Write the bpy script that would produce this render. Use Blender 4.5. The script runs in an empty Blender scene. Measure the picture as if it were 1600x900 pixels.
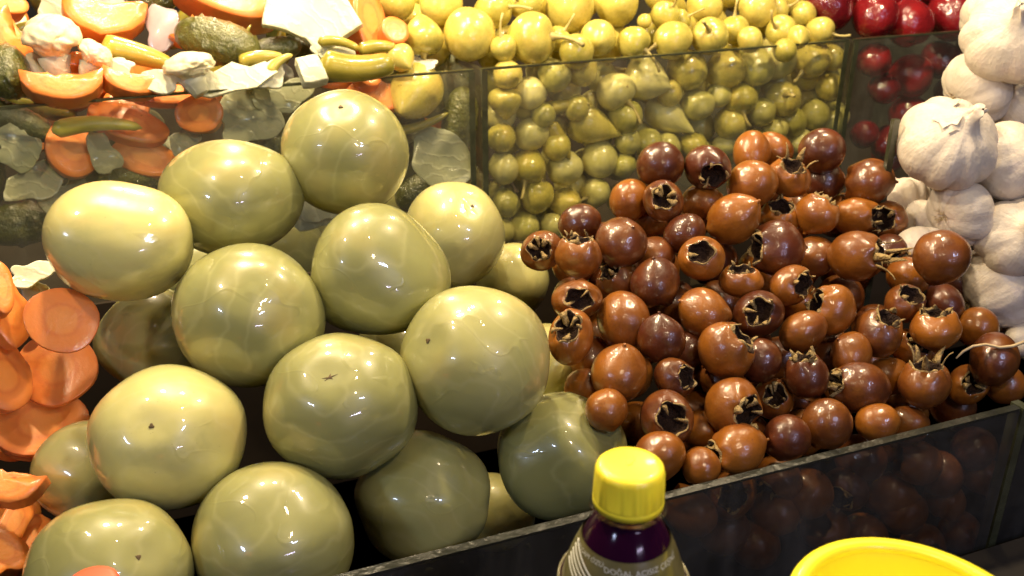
import bpy, math, random
import numpy as np
from mathutils import Vector, Matrix, Quaternion

random.seed(7)
RNG = np.random.default_rng(7)
S = bpy.context.scene
COL = S.collection

# ------------------------------------------------------------------ camera
F = 1500.0                      # focal length in photo pixels (photo 1600 x 900)
PITCH = math.radians(24.45)
CZ = 1.45                       # height of the lens above the floor
CAM = Vector((0, 0, CZ))
RIGHT = Vector((1, 0, 0))
FWD = Vector((0, math.cos(PITCH), -math.sin(PITCH)))
UP = Vector((0, math.sin(PITCH), math.cos(PITCH)))
cd = bpy.data.cameras.new('camera')
cam = bpy.data.objects.new('camera', cd)
COL.objects.link(cam)
cam.location = CAM
cam.rotation_euler = (math.pi / 2 - PITCH, 0, 0)
cd.sensor_width = 36
cd.lens = 36 * F / 1600
cd.clip_start = 0.02
cd.clip_end = 50
cd.dof.use_dof = True
cd.dof.focus_distance = 0.62
cd.dof.aperture_fstop = 13.0
S.camera = cam

# ------------------------------------------------------------------ world, view, lamps
W = bpy.data.worlds.new('World')
S.world = W
W.use_nodes = True
W.node_tree.nodes['Background'].inputs[0].default_value = (1.0, 0.84, 0.68, 1)
W.node_tree.nodes['Background'].inputs[1].default_value = 0.018
S.view_settings.view_transform = 'Standard'
S.view_settings.look = 'None'
S.view_settings.exposure = 0.36
S.view_settings.gamma = 1.0
S.view_settings.use_curve_mapping = False
S.cycles.use_denoising = True
S.cycles.max_bounces = 10
S.cycles.transparent_max_bounces = 16
S.cycles.caustics_reflective = False
S.cycles.caustics_refractive = False
S.cycles.sample_clamp_indirect = 4.0

ROW = math.atan2(1648, 4220)    # the stall's rows run this much away from the picture plane
SD = Vector((math.cos(ROW), math.sin(ROW), 0))
TD = Vector((-math.sin(ROW), math.cos(ROW), 0))


def st(s, t, z):
    """stall coordinates (along the row, into the stall, height relative to the lens) to world"""
    return SD * s + TD * t + Vector((0, 0, CZ + z))


def lamp(name, loc, watts, col, rad):
    l = bpy.data.lights.new(name, 'POINT')
    l.energy = watts
    l.color = col
    l.shadow_soft_size = rad
    o = bpy.data.objects.new(name, l)
    COL.objects.link(o)
    o.location = loc
    return o


def tube(name, loc, watts, col, length, width, aim):
    l = bpy.data.lights.new(name, 'AREA')
    l.shape = 'RECTANGLE'
    l.size = length
    l.size_y = width
    l.energy = watts
    l.color = col
    o = bpy.data.objects.new(name, l)
    COL.objects.link(o)
    o.location = loc
    o.rotation_mode = 'QUATERNION'
    o.rotation_quaternion = (Vector(aim) - Vector(loc)).to_track_quat('-Z', 'Y')
    return o


WARM = (1.0, 0.79, 0.50)
# bulbs hanging over the stall, plus two added fill lamps: carrots and bowl
lamp('bulb', (-0.25, 0.72, CZ + 0.33), 14.0, WARM, 0.028)
lamp('bulb', (-0.07, 0.80, CZ + 0.36), 9.0, WARM, 0.024)
lamp('bulb', (-0.30, 1.14, CZ + 0.22), 8.5, WARM, 0.03)
lamp('bulb', (0.38, 0.78, CZ + 0.42), 15.0, WARM, 0.028)
lamp('bulb', (0.30, 1.22, CZ + 0.34), 6.0, WARM, 0.028)
lamp('bulb', (-0.42, 0.44, CZ + 0.28), 5.0, WARM, 0.02)  # added fill lamp that brightens the carrot slices at the left
lamp('bulb', (0.16, 0.40, CZ + 0.50), 1.6, WARM, 0.02)
lamp('bulb', (0.17, 0.17, CZ + 0.15), 2.2, WARM, 0.02)  # added low lamp out of view, brightens the yellow bowl and cap
# cool tubes across the aisle behind the photographer
tube('aisle_tube', (-1.3, -0.9, CZ + 0.75), 4.4, (0.55, 0.68, 1.0), 0.26, 0.05, (0, 0.6, CZ - 0.3))
tube('aisle_tube', (1.0, -0.6, CZ + 0.75), 4.0, (0.55, 0.66, 1.0), 0.24, 0.05, (0, 0.6, CZ - 0.3))
tube('aisle_tube', (0.75, -0.8, CZ + 0.12), 1.8, (0.75, 0.68, 1.0), 0.36, 0.03, (0, 0.6, CZ - 0.3))


# ------------------------------------------------------------------ pixel helpers used while laying the heaps out
def D(u, v):
    return FWD + RIGHT * ((u - 800) / F) - UP * ((v - 450) / F)


def dt(u, v):
    d = D(u, v)
    return d.dot(TD)


def pt(u, v, d):
    return CAM + D(u, v) * d


def on_heap(u, v, t0, z0, k):
    """depth where the sight line meets the sloping face of a heap: z = z0 + k (t - t0)"""
    d = D(u, v)
    return (z0 - k * t0) / (d.z - k * d.dot(TD))


def on_t(u, v, t):
    return t / dt(u, v)


def frame(u, v):
    """right, up, toward-viewer directions at a point of the picture"""
    n = -D(u, v).normalized()
    r = UP.cross(n).normalized()
    return r, n.cross(r), n


def cvec(u, v, a):
    r, p, n = frame(u, v)
    return (r * a[0] + p * a[1] + n * a[2]).normalized()


def relax(d0, px, uv, ok=0.93, it=150, lo=None, hi=None, pull=0.02):
    """slide the pieces of a heap along their sight lines until they no longer sink into one another"""
    n = len(d0)
    d = np.array(d0, float)
    d00 = d.copy()
    px = np.array(px, float)
    Dm = np.array([list(D(*p)) for p in uv])
    ln = np.linalg.norm(Dm, axis=1)
    for _ in range(it):
        P = Dm * d[:, None]
        r = px * d / F
        dif = P[:, None] - P[None]
        dist = np.linalg.norm(dif, axis=2) + np.eye(n)
        ov = ok * (r[:, None] + r[None]) - dist
        np.fill_diagonal(ov, 0)
        ov = np.clip(ov, 0, None)
        lat2 = np.clip(dist ** 2 - ((d[:, None] - d[None]) ** 2), 0, None)
        need = np.sqrt(np.clip((ok * (r[:, None] + r[None])) ** 2 - lat2, 0, None))
        gap = np.abs(d[:, None] - d[None])
        push = np.where(ov > 0, np.clip(need - gap, 0, None), 0)
        sgn = np.where(d00[:, None] >= d00[None], 1.0, -1.0)
        np.fill_diagonal(push, 0)
        d += 0.25 * np.clip((push * sgn), -0.02, 0.02).sum(1)
        d += pull * (d00 - d)
        if lo is not None:
            d = np.maximum(d, np.array(lo) + 0)
        if hi is not None:
            d = np.minimum(d, np.array(hi))
    return d


# ------------------------------------------------------------------ mesh helpers
class Noise:
    def __init__(s, seed, f=1.0, n=10):
        g = np.random.default_rng(seed)
        k = g.normal(size=(n, 3))
        k /= np.linalg.norm(k, axis=1)[:, None]
        s.k = k * f * g.uniform(0.6, 1.5, n)[:, None]
        s.p = g.uniform(0, 6.28, n)
        s.n = n

    def __call__(s, P):
        return np.sin(np.asarray(P) @ s.k.T + s.p).sum(1) / math.sqrt(s.n)


def mesh(name, V, Fc, mat, smooth=True):
    m = bpy.data.meshes.new(name)
    m.from_pydata([tuple(map(float, v)) for v in V], [], [tuple(f) for f in Fc])
    m.validate()
    if mat is not None:
        for q in (mat if isinstance(mat, (list, tuple)) else [mat]):
            m.materials.append(q)
    m.polygons.foreach_set('use_smooth', [smooth] * len(m.polygons))
    m.update()
    return m


def obj(name, me, parent=None, loc=None, quat=None, scale=None):
    o = bpy.data.objects.new(name, me)
    COL.objects.link(o)
    if parent is not None:
        o.parent = parent
    if loc is not None:
        o.location = loc
    if quat is not None:
        o.rotation_mode = 'QUATERNION'
        o.rotation_quaternion = quat
    if scale is not None:
        o.scale = (scale,) * 3 if isinstance(scale, (int, float)) else scale
    return o


ORD = 'first second third fourth fifth sixth seventh eighth ninth tenth eleventh twelfth thirteenth fourteenth fifteenth sixteenth seventeenth eighteenth nineteenth twentieth'.split()
FILL = {}
SKIP = set([211, 227, 237, 241, 405, 407, 409, 411, 428, 429, 431, 437, 438, 440, 504, 507, 509, 510, 512, 514, 516, 517, 518, 519, 525, 531, 700, 703, 704, 705, 707, 708, 709, 714, 721, 723, 724, 727, 730, 731, 735, 737, 741, 743, 745, 746, 747, 748, 749, 751, 752, 753, 755, 758, 762, 763, 765, 766, 767, 768, 769, 770, 775, 776, 777, 778, 779, 781, 782, 783, 223, 225, 232, 233, 239, 251, 418, 651, 652, 654, 657, 658, 659, 662, 663, 234, 240, 653, 655, 656, 661, 726, 750, 756, 760, 780])      # filler pieces that nothing in view shows


def tag(o, label, cat, group=None, kind=None):
    if kind:
        o['kind'] = kind
    if label:
        o['label'] = label
    if cat:
        o['category'] = cat
    if group:
        o['group'] = group
    return o


def structure(o):
    o['kind'] = 'structure'
    return o


def grid_faces(nu, nv, wrap=True):
    """nv rows of nu points"""
    f = []
    for j in range(nv - 1):
        for i in range(nu if wrap else nu - 1):
            a, b = j * nu + i, j * nu + (i + 1) % nu
            f.append((a, b, b + nu, a + nu))
    return f


def lathe(prof, nu=40):
    """profile [(rho, z)] -> verts, faces (poles closed with fans when rho is 0)"""
    V, Fc = [], []
    rings = []
    for rho, z in prof:
        if rho < 1e-6:
            rings.append([len(V)])
            V.append((0, 0, z))
        else:
            rings.append(list(range(len(V), len(V) + nu)))
            for i in range(nu):
                a = 2 * math.pi * i / nu
                V.append((rho * math.cos(a), rho * math.sin(a), z))
    for A, B in zip(rings, rings[1:]):
        for i in range(nu):
            j = (i + 1) % nu
            if len(A) == 1 and len(B) == 1:
                continue
            if len(A) == 1:
                Fc.append((A[0], B[j], B[i]))
            elif len(B) == 1:
                Fc.append((A[i], A[j], B[0]))
            else:
                Fc.append((A[i], A[j], B[j], B[i]))
    return np.array(V, float), Fc


def smooth_profile(pts, n):
    """Catmull-Rom through profile points"""
    P = [pts[0]] + list(pts) + [pts[-1]]
    out = []
    seg = len(pts) - 1
    for i in range(n + 1):
        x = i / n * seg
        k = min(int(x), seg - 1)
        t = x - k
        p0, p1, p2, p3 = (np.array(P[k + q], float) for q in range(4))
        q = 0.5 * (2 * p1 + (p2 - p0) * t + (2 * p0 - 5 * p1 + 4 * p2 - p3) * t * t + (3 * p1 - p0 - 3 * p2 + p3) * t ** 3)
        out.append((max(0.0, float(q[0])), float(q[1])))
    out[0] = (pts[0][0], pts[0][1])
    out[-1] = (pts[-1][0], pts[-1][1])
    return out


def sphere_dirs(nu=48, nv=32):
    prof = [(math.sin(math.pi * j / nv), -math.cos(math.pi * j / nv)) for j in range(nv + 1)]
    prof[0] = (0, -1)
    prof[-1] = (0, 1)
    return lathe(prof, nu)


def tube_mesh(path, radii, nu=8, cap=True):
    path = [Vector(p) for p in path]
    V, n = [], len(path)
    ref = Vector((0.123, 0.871, 0.31)).normalized()
    for i, p in enumerate(path):
        t = (path[min(i + 1, n - 1)] - path[max(i - 1, 0)]).normalized()
        a = t.cross(ref).normalized()
        b = t.cross(a)
        for k in range(nu):
            w = 2 * math.pi * k / nu
            V.append(tuple(p + (a * math.cos(w) + b * math.sin(w)) * radii[i]))
    Fc = grid_faces(nu, n)
    if cap:
        Fc.append(tuple(range(nu))[::-1])
        Fc.append(tuple(range((n - 1) * nu, n * nu)))
    return V, Fc


def box_mesh(x0, x1, y0, y1, z0, z1):
    V = [(x, y, z) for x in (x0, x1) for y in (y0, y1) for z in (z0, z1)]
    Fc = [(0, 1, 3, 2), (4, 6, 7, 5), (0, 4, 5, 1), (2, 3, 7, 6), (0, 2, 6, 4), (1, 5, 7, 3)]
    return V, Fc


def slab(outline, thick, bulge=0.0, seed=0, wob=0.0, rings=4, bend=0.0):
    """a solid piece: an outline (x, y) given a thickness, its faces slightly uneven, its rim rounded, bent along x"""
    out = np.array(outline, float)
    n = len(out)
    c = out.mean(0)
    nz = Noise(seed + 50, 3.0 / max(1e-6, np.abs(out - c).max()))
    V, Fc = [], []

    def ring(scale, z):
        base = len(V)
        for p in out:
            q = c + (p - c) * scale
            V.append([q[0], q[1], z])
        return base
    bs = []
    top = [(k / rings) for k in range(1, rings + 1)]
    for s in top[:-1]:
        bs.append(ring(s * 0.96, thick / 2 + bulge * (1 - s * s)))
    bs.append(ring(0.975, thick / 2))
    bs.append(ring(0.997, thick * 0.44))
    bs.append(ring(1.0, thick * 0.34))
    bs.append(ring(1.0, -thick * 0.34))
    bs.append(ring(0.997, -thick * 0.44))
    bs.append(ring(0.975, -thick / 2))
    for s in top[:-1][::-1]:
        bs.append(ring(s * 0.96, -thick / 2 - bulge * (1 - s * s)))
    for a, b in zip(bs, bs[1:]):
        for i in range(n):
            j = (i + 1) % n
            Fc.append((a + i, b + i, b + j, a + j))
    V.append([c[0], c[1], thick / 2 + bulge])
    V.append([c[0], c[1], -thick / 2 - bulge])
    for i in range(n):
        j = (i + 1) % n
        Fc.append((len(V) - 2, bs[0] + i, bs[0] + j))
        Fc.append((len(V) - 1, bs[-1] + j, bs[-1] + i))
    V = np.array(V)
    if wob:
        V[:, 2] += wob * nz(np.c_[V[:, :2], V[:, 2] * 0.0])
        V[:, 0] += 0.3 * wob * Noise(seed + 9, 5 / np.abs(out).max())(V)
    if bend:
        V[:, 2] += bend * (V[:, 0] - c[0]) ** 2
    return V, Fc


# ------------------------------------------------------------------ materials
def new_mat(name):
    m = bpy.data.materials.new(name)
    m.use_nodes = True
    nt = m.node_tree
    b = nt.nodes['Principled BSDF']
    return m, nt, b


def N(nt, typ, **kw):
    n = nt.nodes.new(typ)
    for k, v in kw.items():
        if k in n.inputs:
            n.inputs[k].default_value = v
        else:
            setattr(n, k, v)
    return n


def ramp(nt, fac, stops):
    r = nt.nodes.new('ShaderNodeValToRGB')
    e = r.color_ramp.elements
    while len(e) < len(stops):
        e.new(0.5)
    for k, (p, c) in zip(e, stops):
        k.position = p
        k.color = (*c, 1)
    nt.links.new(fac, r.inputs[0])
    return r.outputs[0]


def coords(nt, scale=None):
    tc = nt.nodes.new('ShaderNodeTexCoord')
    info = nt.nodes.new('ShaderNodeObjectInfo')
    add = N(nt, 'ShaderNodeVectorMath', operation='ADD')
    mul = N(nt, 'ShaderNodeVectorMath', operation='SCALE')
    comb = N(nt, 'ShaderNodeCombineXYZ')
    for k in range(3):
        nt.links.new(info.outputs['Random'], comb.inputs[k])
    nt.links.new(comb.outputs[0], mul.inputs[0])
    mul.inputs['Scale'].default_value = 37.0
    nt.links.new(tc.outputs['Object'], add.inputs[0])
    nt.links.new(mul.outputs[0], add.inputs[1])
    return add.outputs[0], info.outputs['Random'], tc


def noise(nt, vec, scale, detail=3, rough=0.5, dist=0.0):
    n = N(nt, 'ShaderNodeTexNoise')
    n.inputs['Scale'].default_value = scale
    n.inputs['Detail'].default_value = detail
    n.inputs['Roughness'].default_value = rough
    n.inputs['Distortion'].default_value = dist
    nt.links.new(vec, n.inputs['Vector'])
    return n.outputs['Fac']


def math_(nt, op, a, b=None, c=None, clamp=False):
    n = N(nt, 'ShaderNodeMath', operation=op)
    n.use_clamp = clamp
    for i, x in enumerate((a, b, c)):
        if x is None:
            continue
        if isinstance(x, (int, float)):
            n.inputs[i].default_value = x
        else:
            nt.links.new(x, n.inputs[i])
    return n.outputs[0]


def mixc(nt, fac, a, b, mode='MIX'):
    n = N(nt, 'ShaderNodeMix', data_type='RGBA', blend_type=mode)
    for sock, x in ((n.inputs[0], fac), (n.inputs[6], a), (n.inputs[7], b)):
        if isinstance(x, (int, float)):
            sock.default_value = x
        elif isinstance(x, tuple):
            sock.default_value = (*x, 1)
        else:
            nt.links.new(x, sock)
    return n.outputs[2]


def bump(nt, h, strength, dist, prev=None):
    b = N(nt, 'ShaderNodeBump')
    b.inputs['Strength'].default_value = strength
    b.inputs['Distance'].default_value = dist
    nt.links.new(h, b.inputs['Height'])
    if prev is not None:
        nt.links.new(prev, b.inputs['Normal'])
    return b.outputs[0]


def food(name, c_lo, c_hi, rough=0.3, coat=0.6, coat_rough=0.06, nscale=1.6, speck=None, speck_scale=12, speck_amt=0.5,
         bscale=6, bstr=0.2, bdist=0.03, sss=0.0, sss_col=(1, 0.6, 0.2), tint=None, tint_amt=0.5, crease=0.0, crease_scale=1.6,
         spec=0.5, var=0.5, sss_scale=0.004):
    """glossy wet skin: two tones mixed by noise and by object, specks, blush, creases"""
    m, nt, b = new_mat(name)
    vec, rnd, tc = coords(nt)
    n1 = noise(nt, vec, nscale, 4, 0.55)
    f = math_(nt, 'ADD', math_(nt, 'MULTIPLY', n1, 1.6), math_(nt, 'MULTIPLY', math_(nt, 'SUBTRACT', rnd, 0.5), var))
    f = math_(nt, 'SUBTRACT', f, 0.3, clamp=True)
    col = mixc(nt, f, c_lo, c_hi)
    if tint is not None:
        n2 = noise(nt, vec, nscale * 0.7, 2, 0.5)
        tf = math_(nt, 'MULTIPLY', math_(nt, 'SUBTRACT', n2, 0.52), 5.0, clamp=True)
        col = mixc(nt, math_(nt, 'MULTIPLY', tf, tint_amt), col, tint)
    if speck is not None:
        n3 = noise(nt, vec, speck_scale, 3, 0.7)
        sf = math_(nt, 'MULTIPLY', math_(nt, 'SUBTRACT', n3, 0.6), 9.0, clamp=True)
        col = mixc(nt, math_(nt, 'MULTIPLY', sf, speck_amt), col, speck)
    nt.links.new(col, b.inputs['Base Color'])
    nb = noise(nt, vec, bscale, 4, 0.6)
    nrm = bump(nt, nb, bstr, bdist)
    if crease:
        nc = noise(nt, vec, crease_scale, 2, 0.5, 0.6)
        line = math_(nt, 'ABSOLUTE', math_(nt, 'SUBTRACT', nc, 0.5))
        line = math_(nt, 'SUBTRACT', 1.0, math_(nt, 'MULTIPLY', line, 45.0), clamp=True)
        mask = noise(nt, vec, 1.1, 1, 0.5)
        mask = math_(nt, 'MULTIPLY', math_(nt, 'SUBTRACT', mask, 0.45), 6.0, clamp=True)
        nrm = bump(nt, math_(nt, 'MULTIPLY', line, mask), crease, bdist, nrm)
    nt.links.new(nrm, b.inputs['Normal'])
    rv = math_(nt, 'ADD', rough - 0.08, math_(nt, 'MULTIPLY', noise(nt, vec, 5, 3), 0.16))
    nt.links.new(rv, b.inputs['Roughness'])
    b.inputs['Specular IOR Level'].default_value = spec
    b.inputs['Coat Weight'].default_value = coat
    b.inputs['Coat Roughness'].default_value = coat_rough
    nt.links.new(nrm, b.inputs['Coat Normal'])
    if sss:
        b.inputs['Subsurface Weight'].default_value = sss
        b.inputs['Subsurface Radius'].default_value = sss_col
        b.inputs['Subsurface Scale'].default_value = sss_scale
    return m


def plain(name, col, rough=0.4, coat=0.0, spec=0.5, nscale=8, var=0.25, bstr=0.1, bdist=0.002, sss=0.0):
    m, nt, b = new_mat(name)
    vec, rnd, tc = coords(nt)
    n1 = noise(nt, vec, nscale, 4, 0.6)
    dark = tuple(c * (1 - var) for c in col)
    nt.links.new(mixc(nt, n1, dark, tuple(min(1, c * (1 + var * 0.6)) for c in col)), b.inputs['Base Color'])
    nt.links.new(bump(nt, n1, bstr, bdist), b.inputs['Normal'])
    b.inputs['Roughness'].default_value = rough
    b.inputs['Coat Weight'].default_value = coat
    b.inputs['Coat Roughness'].default_value = 0.08
    b.inputs['Specular IOR Level'].default_value = spec
    if sss:
        b.inputs['Subsurface Weight'].default_value = sss
        b.inputs['Subsurface Radius'].default_value = (1, 0.7, 0.4)
        b.inputs['Subsurface Scale'].default_value = 0.003
    return m


def tomato_mat():
    m, nt, b = new_mat('tomato_skin')
    vec, rnd, tc = coords(nt)
    n1 = noise(nt, vec, 0.9, 3, 0.5)
    f = math_(nt, 'ADD', math_(nt, 'MULTIPLY', n1, 1.2), math_(nt, 'MULTIPLY', math_(nt, 'SUBTRACT', rnd, 0.5), 1.4))
    f = math_(nt, 'SUBTRACT', f, 0.1, clamp=True)
    col = mixc(nt, f, (0.315, 0.312, 0.120), (0.62, 0.58, 0.23))
    # amber patches, duller green patches
    t1 = math_(nt, 'MULTIPLY', math_(nt, 'SUBTRACT', noise(nt, vec, 0.8, 2), 0.56), 5.0, clamp=True)
    col = mixc(nt, math_(nt, 'MULTIPLY', t1, 0.55), col, (0.60, 0.47, 0.16))
    t2 = math_(nt, 'MULTIPLY', math_(nt, 'SUBTRACT', noise(nt, vec, 1.7, 4, 0.6), 0.56), 5.0, clamp=True)
    col = mixc(nt, math_(nt, 'MULTIPLY', t2, 0.45), col, (0.36, 0.37, 0.14))
    # faint pale veins running from the stem, seen through the skin
    w = N(nt, 'ShaderNodeTexWave', wave_type='BANDS', bands_direction='X')
    w.inputs['Scale'].default_value = 0.9
    w.inputs['Distortion'].default_value = 7.0
    w.inputs['Detail'].default_value = 3.0
    w.inputs['Detail Scale'].default_value = 1.1
    rot = N(nt, 'ShaderNodeVectorRotate', rotation_type='EULER_XYZ')
    rv = N(nt, 'ShaderNodeCombineXYZ')
    nt.links.new(math_(nt, 'MULTIPLY', rnd, 17.0), rv.inputs[0])
    nt.links.new(math_(nt, 'MULTIPLY', rnd, 71.0), rv.inputs[1])
    nt.links.new(math_(nt, 'MULTIPLY', rnd, 37.0), rv.inputs[2])
    nt.links.new(tc.outputs['Object'], rot.inputs['Vector'])
    nt.links.new(rv.outputs[0], rot.inputs['Rotation'])
    nt.links.new(rot.outputs[0], w.inputs['Vector'])
    vein = math_(nt, 'POWER', w.outputs['Fac'], 18.0)
    col = mixc(nt, math_(nt, 'MULTIPLY', vein, 0.14), col, (0.70, 0.66, 0.36))
    # pores
    sp = math_(nt, 'MULTIPLY', math_(nt, 'SUBTRACT', noise(nt, vec, 26, 2, 0.6), 0.70), 12.0, clamp=True)
    col = mixc(nt, math_(nt, 'MULTIPLY', sp, 0.5), col, (0.26, 0.21, 0.08))
    nt.links.new(col, b.inputs['Base Color'])
    nrm = bump(nt, noise(nt, vec, 1.6, 2), 0.02, 0.10)
    nc = noise(nt, vec, 0.8, 2, 0.5, 0.6)
    line = math_(nt, 'SUBTRACT', 1.0, math_(nt, 'MULTIPLY', math_(nt, 'ABSOLUTE', math_(nt, 'SUBTRACT', nc, 0.5)), 50.0), clamp=True)
    mask = math_(nt, 'MULTIPLY', math_(nt, 'SUBTRACT', noise(nt, vec, 1.1, 1), 0.52), 7.0, clamp=True)
    nrm = bump(nt, math_(nt, 'MULTIPLY', line, mask), 0.06, 0.06, nrm)
    nt.links.new(nrm, b.inputs['Normal'])
    nt.links.new(nrm, b.inputs['Coat Normal'])
    nt.links.new(math_(nt, 'ADD', 0.22, math_(nt, 'MULTIPLY', n1, 0.25)), b.inputs['Roughness'])
    b.inputs['Coat Weight'].default_value = 0.9
    nt.links.new(math_(nt, 'ADD', 0.02, math_(nt, 'MULTIPLY', noise(nt, vec, 3.0, 3), 0.06)), b.inputs['Coat Roughness'])
    b.inputs['Subsurface Weight'].default_value = 0.35
    b.inputs['Subsurface Radius'].default_value = (1.0, 0.85, 0.30)
    b.inputs['Subsurface Scale'].default_value = 0.009
    return m


M_TOM = tomato_mat()
M_SCAR = plain('scar', (0.11, 0.07, 0.025), 0.7)
M_MED = food('medlar_skin', (0.075, 0.018, 0.005), (0.29, 0.097, 0.010), rough=0.36, coat=0.6, coat_rough=0.06, nscale=1.0, speck=(0.10, 0.03, 0.02),
             speck_scale=9, speck_amt=0.6, bscale=5, bstr=0.06, bdist=0.05, tint=(0.15, 0.034, 0.012), tint_amt=0.5, var=1.3)
M_CRATER = plain('medlar_crater', (0.040, 0.019, 0.011), 0.7, spec=0.25, nscale=5, bstr=0.6, bdist=0.1)
M_STRAW = plain('dry_sepal', (0.42, 0.29, 0.12), 0.6, spec=0.3, nscale=6, var=0.5, bstr=0.5, bdist=0.05)
M_PEP = food('pepper_skin', (0.46, 0.40, 0.07), (0.72, 0.60, 0.14), rough=0.28, coat=0.5, coat_rough=0.08, nscale=1.2, speck=(0.48, 0.30, 0.06), speck_scale=4,
             speck_amt=0.3, bscale=3, bstr=0.05, bdist=0.08, sss=0.15, sss_col=(1, 0.8, 0.25), tint=(0.58, 0.38, 0.07), tint_amt=0.4, var=0.9, sss_scale=0.005)
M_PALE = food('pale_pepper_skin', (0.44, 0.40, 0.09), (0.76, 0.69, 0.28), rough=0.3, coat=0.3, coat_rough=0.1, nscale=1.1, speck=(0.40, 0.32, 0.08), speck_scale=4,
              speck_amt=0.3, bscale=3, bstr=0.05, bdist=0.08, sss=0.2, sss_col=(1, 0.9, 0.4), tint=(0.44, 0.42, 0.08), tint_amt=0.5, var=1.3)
M_PEPSTEM = plain('pepper_stem', (0.50, 0.40, 0.13), 0.45, nscale=6)
M_RED = food('red_pepper_skin', (0.10, 0.004, 0.008), (0.27, 0.012, 0.014), rough=0.22, coat=0.9, coat_rough=0.04, nscale=1.0, bscale=2, bstr=0.1, bdist=0.1, var=0.7)
M_GAR = None


def carrot_mat():
    m, nt, b = new_mat('carrot_flesh')
    vec, rnd, tc = coords(nt)
    sub = N(nt, 'ShaderNodeVectorMath', operation='SUBTRACT')
    nt.links.new(tc.outputs['Generated'], sub.inputs[0])
    sub.inputs[1].default_value = (0.5, 0.5, 0.5)
    sep = N(nt, 'ShaderNodeSeparateXYZ')
    nt.links.new(sub.outputs[0], sep.inputs[0])
    r2 = math_(nt, 'ADD', math_(nt, 'POWER', math_(nt, 'ABSOLUTE', sep.outputs[0]), 2.0), math_(nt, 'POWER', math_(nt, 'ABSOLUTE', sep.outputs[1]), 2.0))
    r = math_(nt, 'MULTIPLY', math_(nt, 'SQRT', r2), 2.0)
    r = math_(nt, 'ADD', r, math_(nt, 'MULTIPLY', math_(nt, 'SUBTRACT', noise(nt, vec, 160, 2), 0.5), 0.16))
    col = ramp(nt, r, [(0.0, (0.88, 0.33, 0.05)), (0.38, (0.87, 0.30, 0.04)), (0.48, (0.72, 0.17, 0.016)), (0.58, (0.82, 0.235, 0.026)), (0.90, (0.80, 0.22, 0.024)), (1.0, (0.66, 0.13, 0.012))])
    n1 = noise(nt, vec, 70, 4, 0.6)
    col = mixc(nt, math_(nt, 'MULTIPLY', n1, 0.5), col, (0.90, 0.40, 0.11))
    col = mixc(nt, math_(nt, 'MULTIPLY', rnd, 0.22), col, (0.74, 0.19, 0.07))
    nt.links.new(col, b.inputs['Base Color'])
    nrm = bump(nt, noise(nt, vec, 420, 3, 0.7), 0.25, 0.0006)
    nrm = bump(nt, noise(nt, vec, 60, 3, 0.6), 0.3, 0.002, nrm)
    nt.links.new(nrm, b.inputs['Normal'])
    nt.links.new(math_(nt, 'ADD', 0.25, math_(nt, 'MULTIPLY', n1, 0.3)), b.inputs['Roughness'])
    b.inputs['Coat Weight'].default_value = 0.3
    b.inputs['Coat Roughness'].default_value = 0.12
    nt.links.new(nrm, b.inputs['Coat Normal'])
    b.inputs['Subsurface Weight'].default_value = 0.2
    b.inputs['Subsurface Radius'].default_value = (1, 0.4, 0.1)
    b.inputs['Subsurface Scale'].default_value = 0.004
    return m


M_CAR = carrot_mat()
M_GHER = food('gherkin_skin', (0.035, 0.045, 0.008), (0.13, 0.13, 0.02), rough=0.3, coat=0.7, coat_rough=0.05, nscale=90, speck=(0.28, 0.25, 0.08), speck_scale=420,
              speck_amt=0.6, bscale=240, bstr=0.8, bdist=0.003, var=0.5)
M_LONG = food('green_pepper_skin', (0.24, 0.22, 0.03), (0.46, 0.36, 0.05), rough=0.28, coat=0.7, coat_rough=0.05, nscale=40, bscale=120, bstr=0.15, bdist=0.002, sss=0.1, var=0.9)
M_BRIGHT = food('bright_pepper_skin', (0.50, 0.46, 0.05), (0.70, 0.62, 0.10), rough=0.28, coat=0.6, nscale=40, bscale=120, bstr=0.1, bdist=0.002, sss=0.1, var=0.6)
M_CAUL = plain('cauliflower_curd', (0.80, 0.72, 0.46), 0.5, coat=0.15, nscale=160, var=0.18, bstr=0.6, bdist=0.0012, sss=0.25)
def cabbage_mat(name='cabbage_leaf', lo=(0.50, 0.50, 0.32), hi=(0.80, 0.77, 0.62), green=(0.52, 0.56, 0.30)):
    m, nt, b = new_mat(name)
    vec, rnd, tc = coords(nt)
    w = N(nt, 'ShaderNodeTexWave', wave_type='BANDS', bands_direction='DIAGONAL')
    w.inputs['Scale'].default_value = 38.0
    w.inputs['Distortion'].default_value = 7.0
    w.inputs['Detail'].default_value = 4.0
    w.inputs['Detail Scale'].default_value = 1.6
    nt.links.new(vec, w.inputs['Vector'])
    vein = math_(nt, 'POWER', w.outputs['Fac'], 5.0)
    n1 = noise(nt, vec, 45, 4, 0.65)
    col = mixc(nt, n1, lo, hi)
    col = mixc(nt, math_(nt, 'MULTIPLY', vein, 0.5), col, tuple(min(1, c * 1.15) for c in hi))
    col = mixc(nt, math_(nt, 'MULTIPLY', rnd, 0.4), col, green)
    nt.links.new(col, b.inputs['Base Color'])
    nrm = bump(nt, vein, 0.4, 0.001)
    nrm = bump(nt, n1, 0.2, 0.001, nrm)
    nt.links.new(nrm, b.inputs['Normal'])
    b.inputs['Roughness'].default_value = 0.5
    b.inputs['Coat Weight'].default_value = 0.12
    b.inputs['Coat Roughness'].default_value = 0.1
    b.inputs['Subsurface Weight'].default_value = 0.35
    b.inputs['Subsurface Radius'].default_value = (1, 0.9, 0.6)
    b.inputs['Subsurface Scale'].default_value = 0.005
    return m


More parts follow.
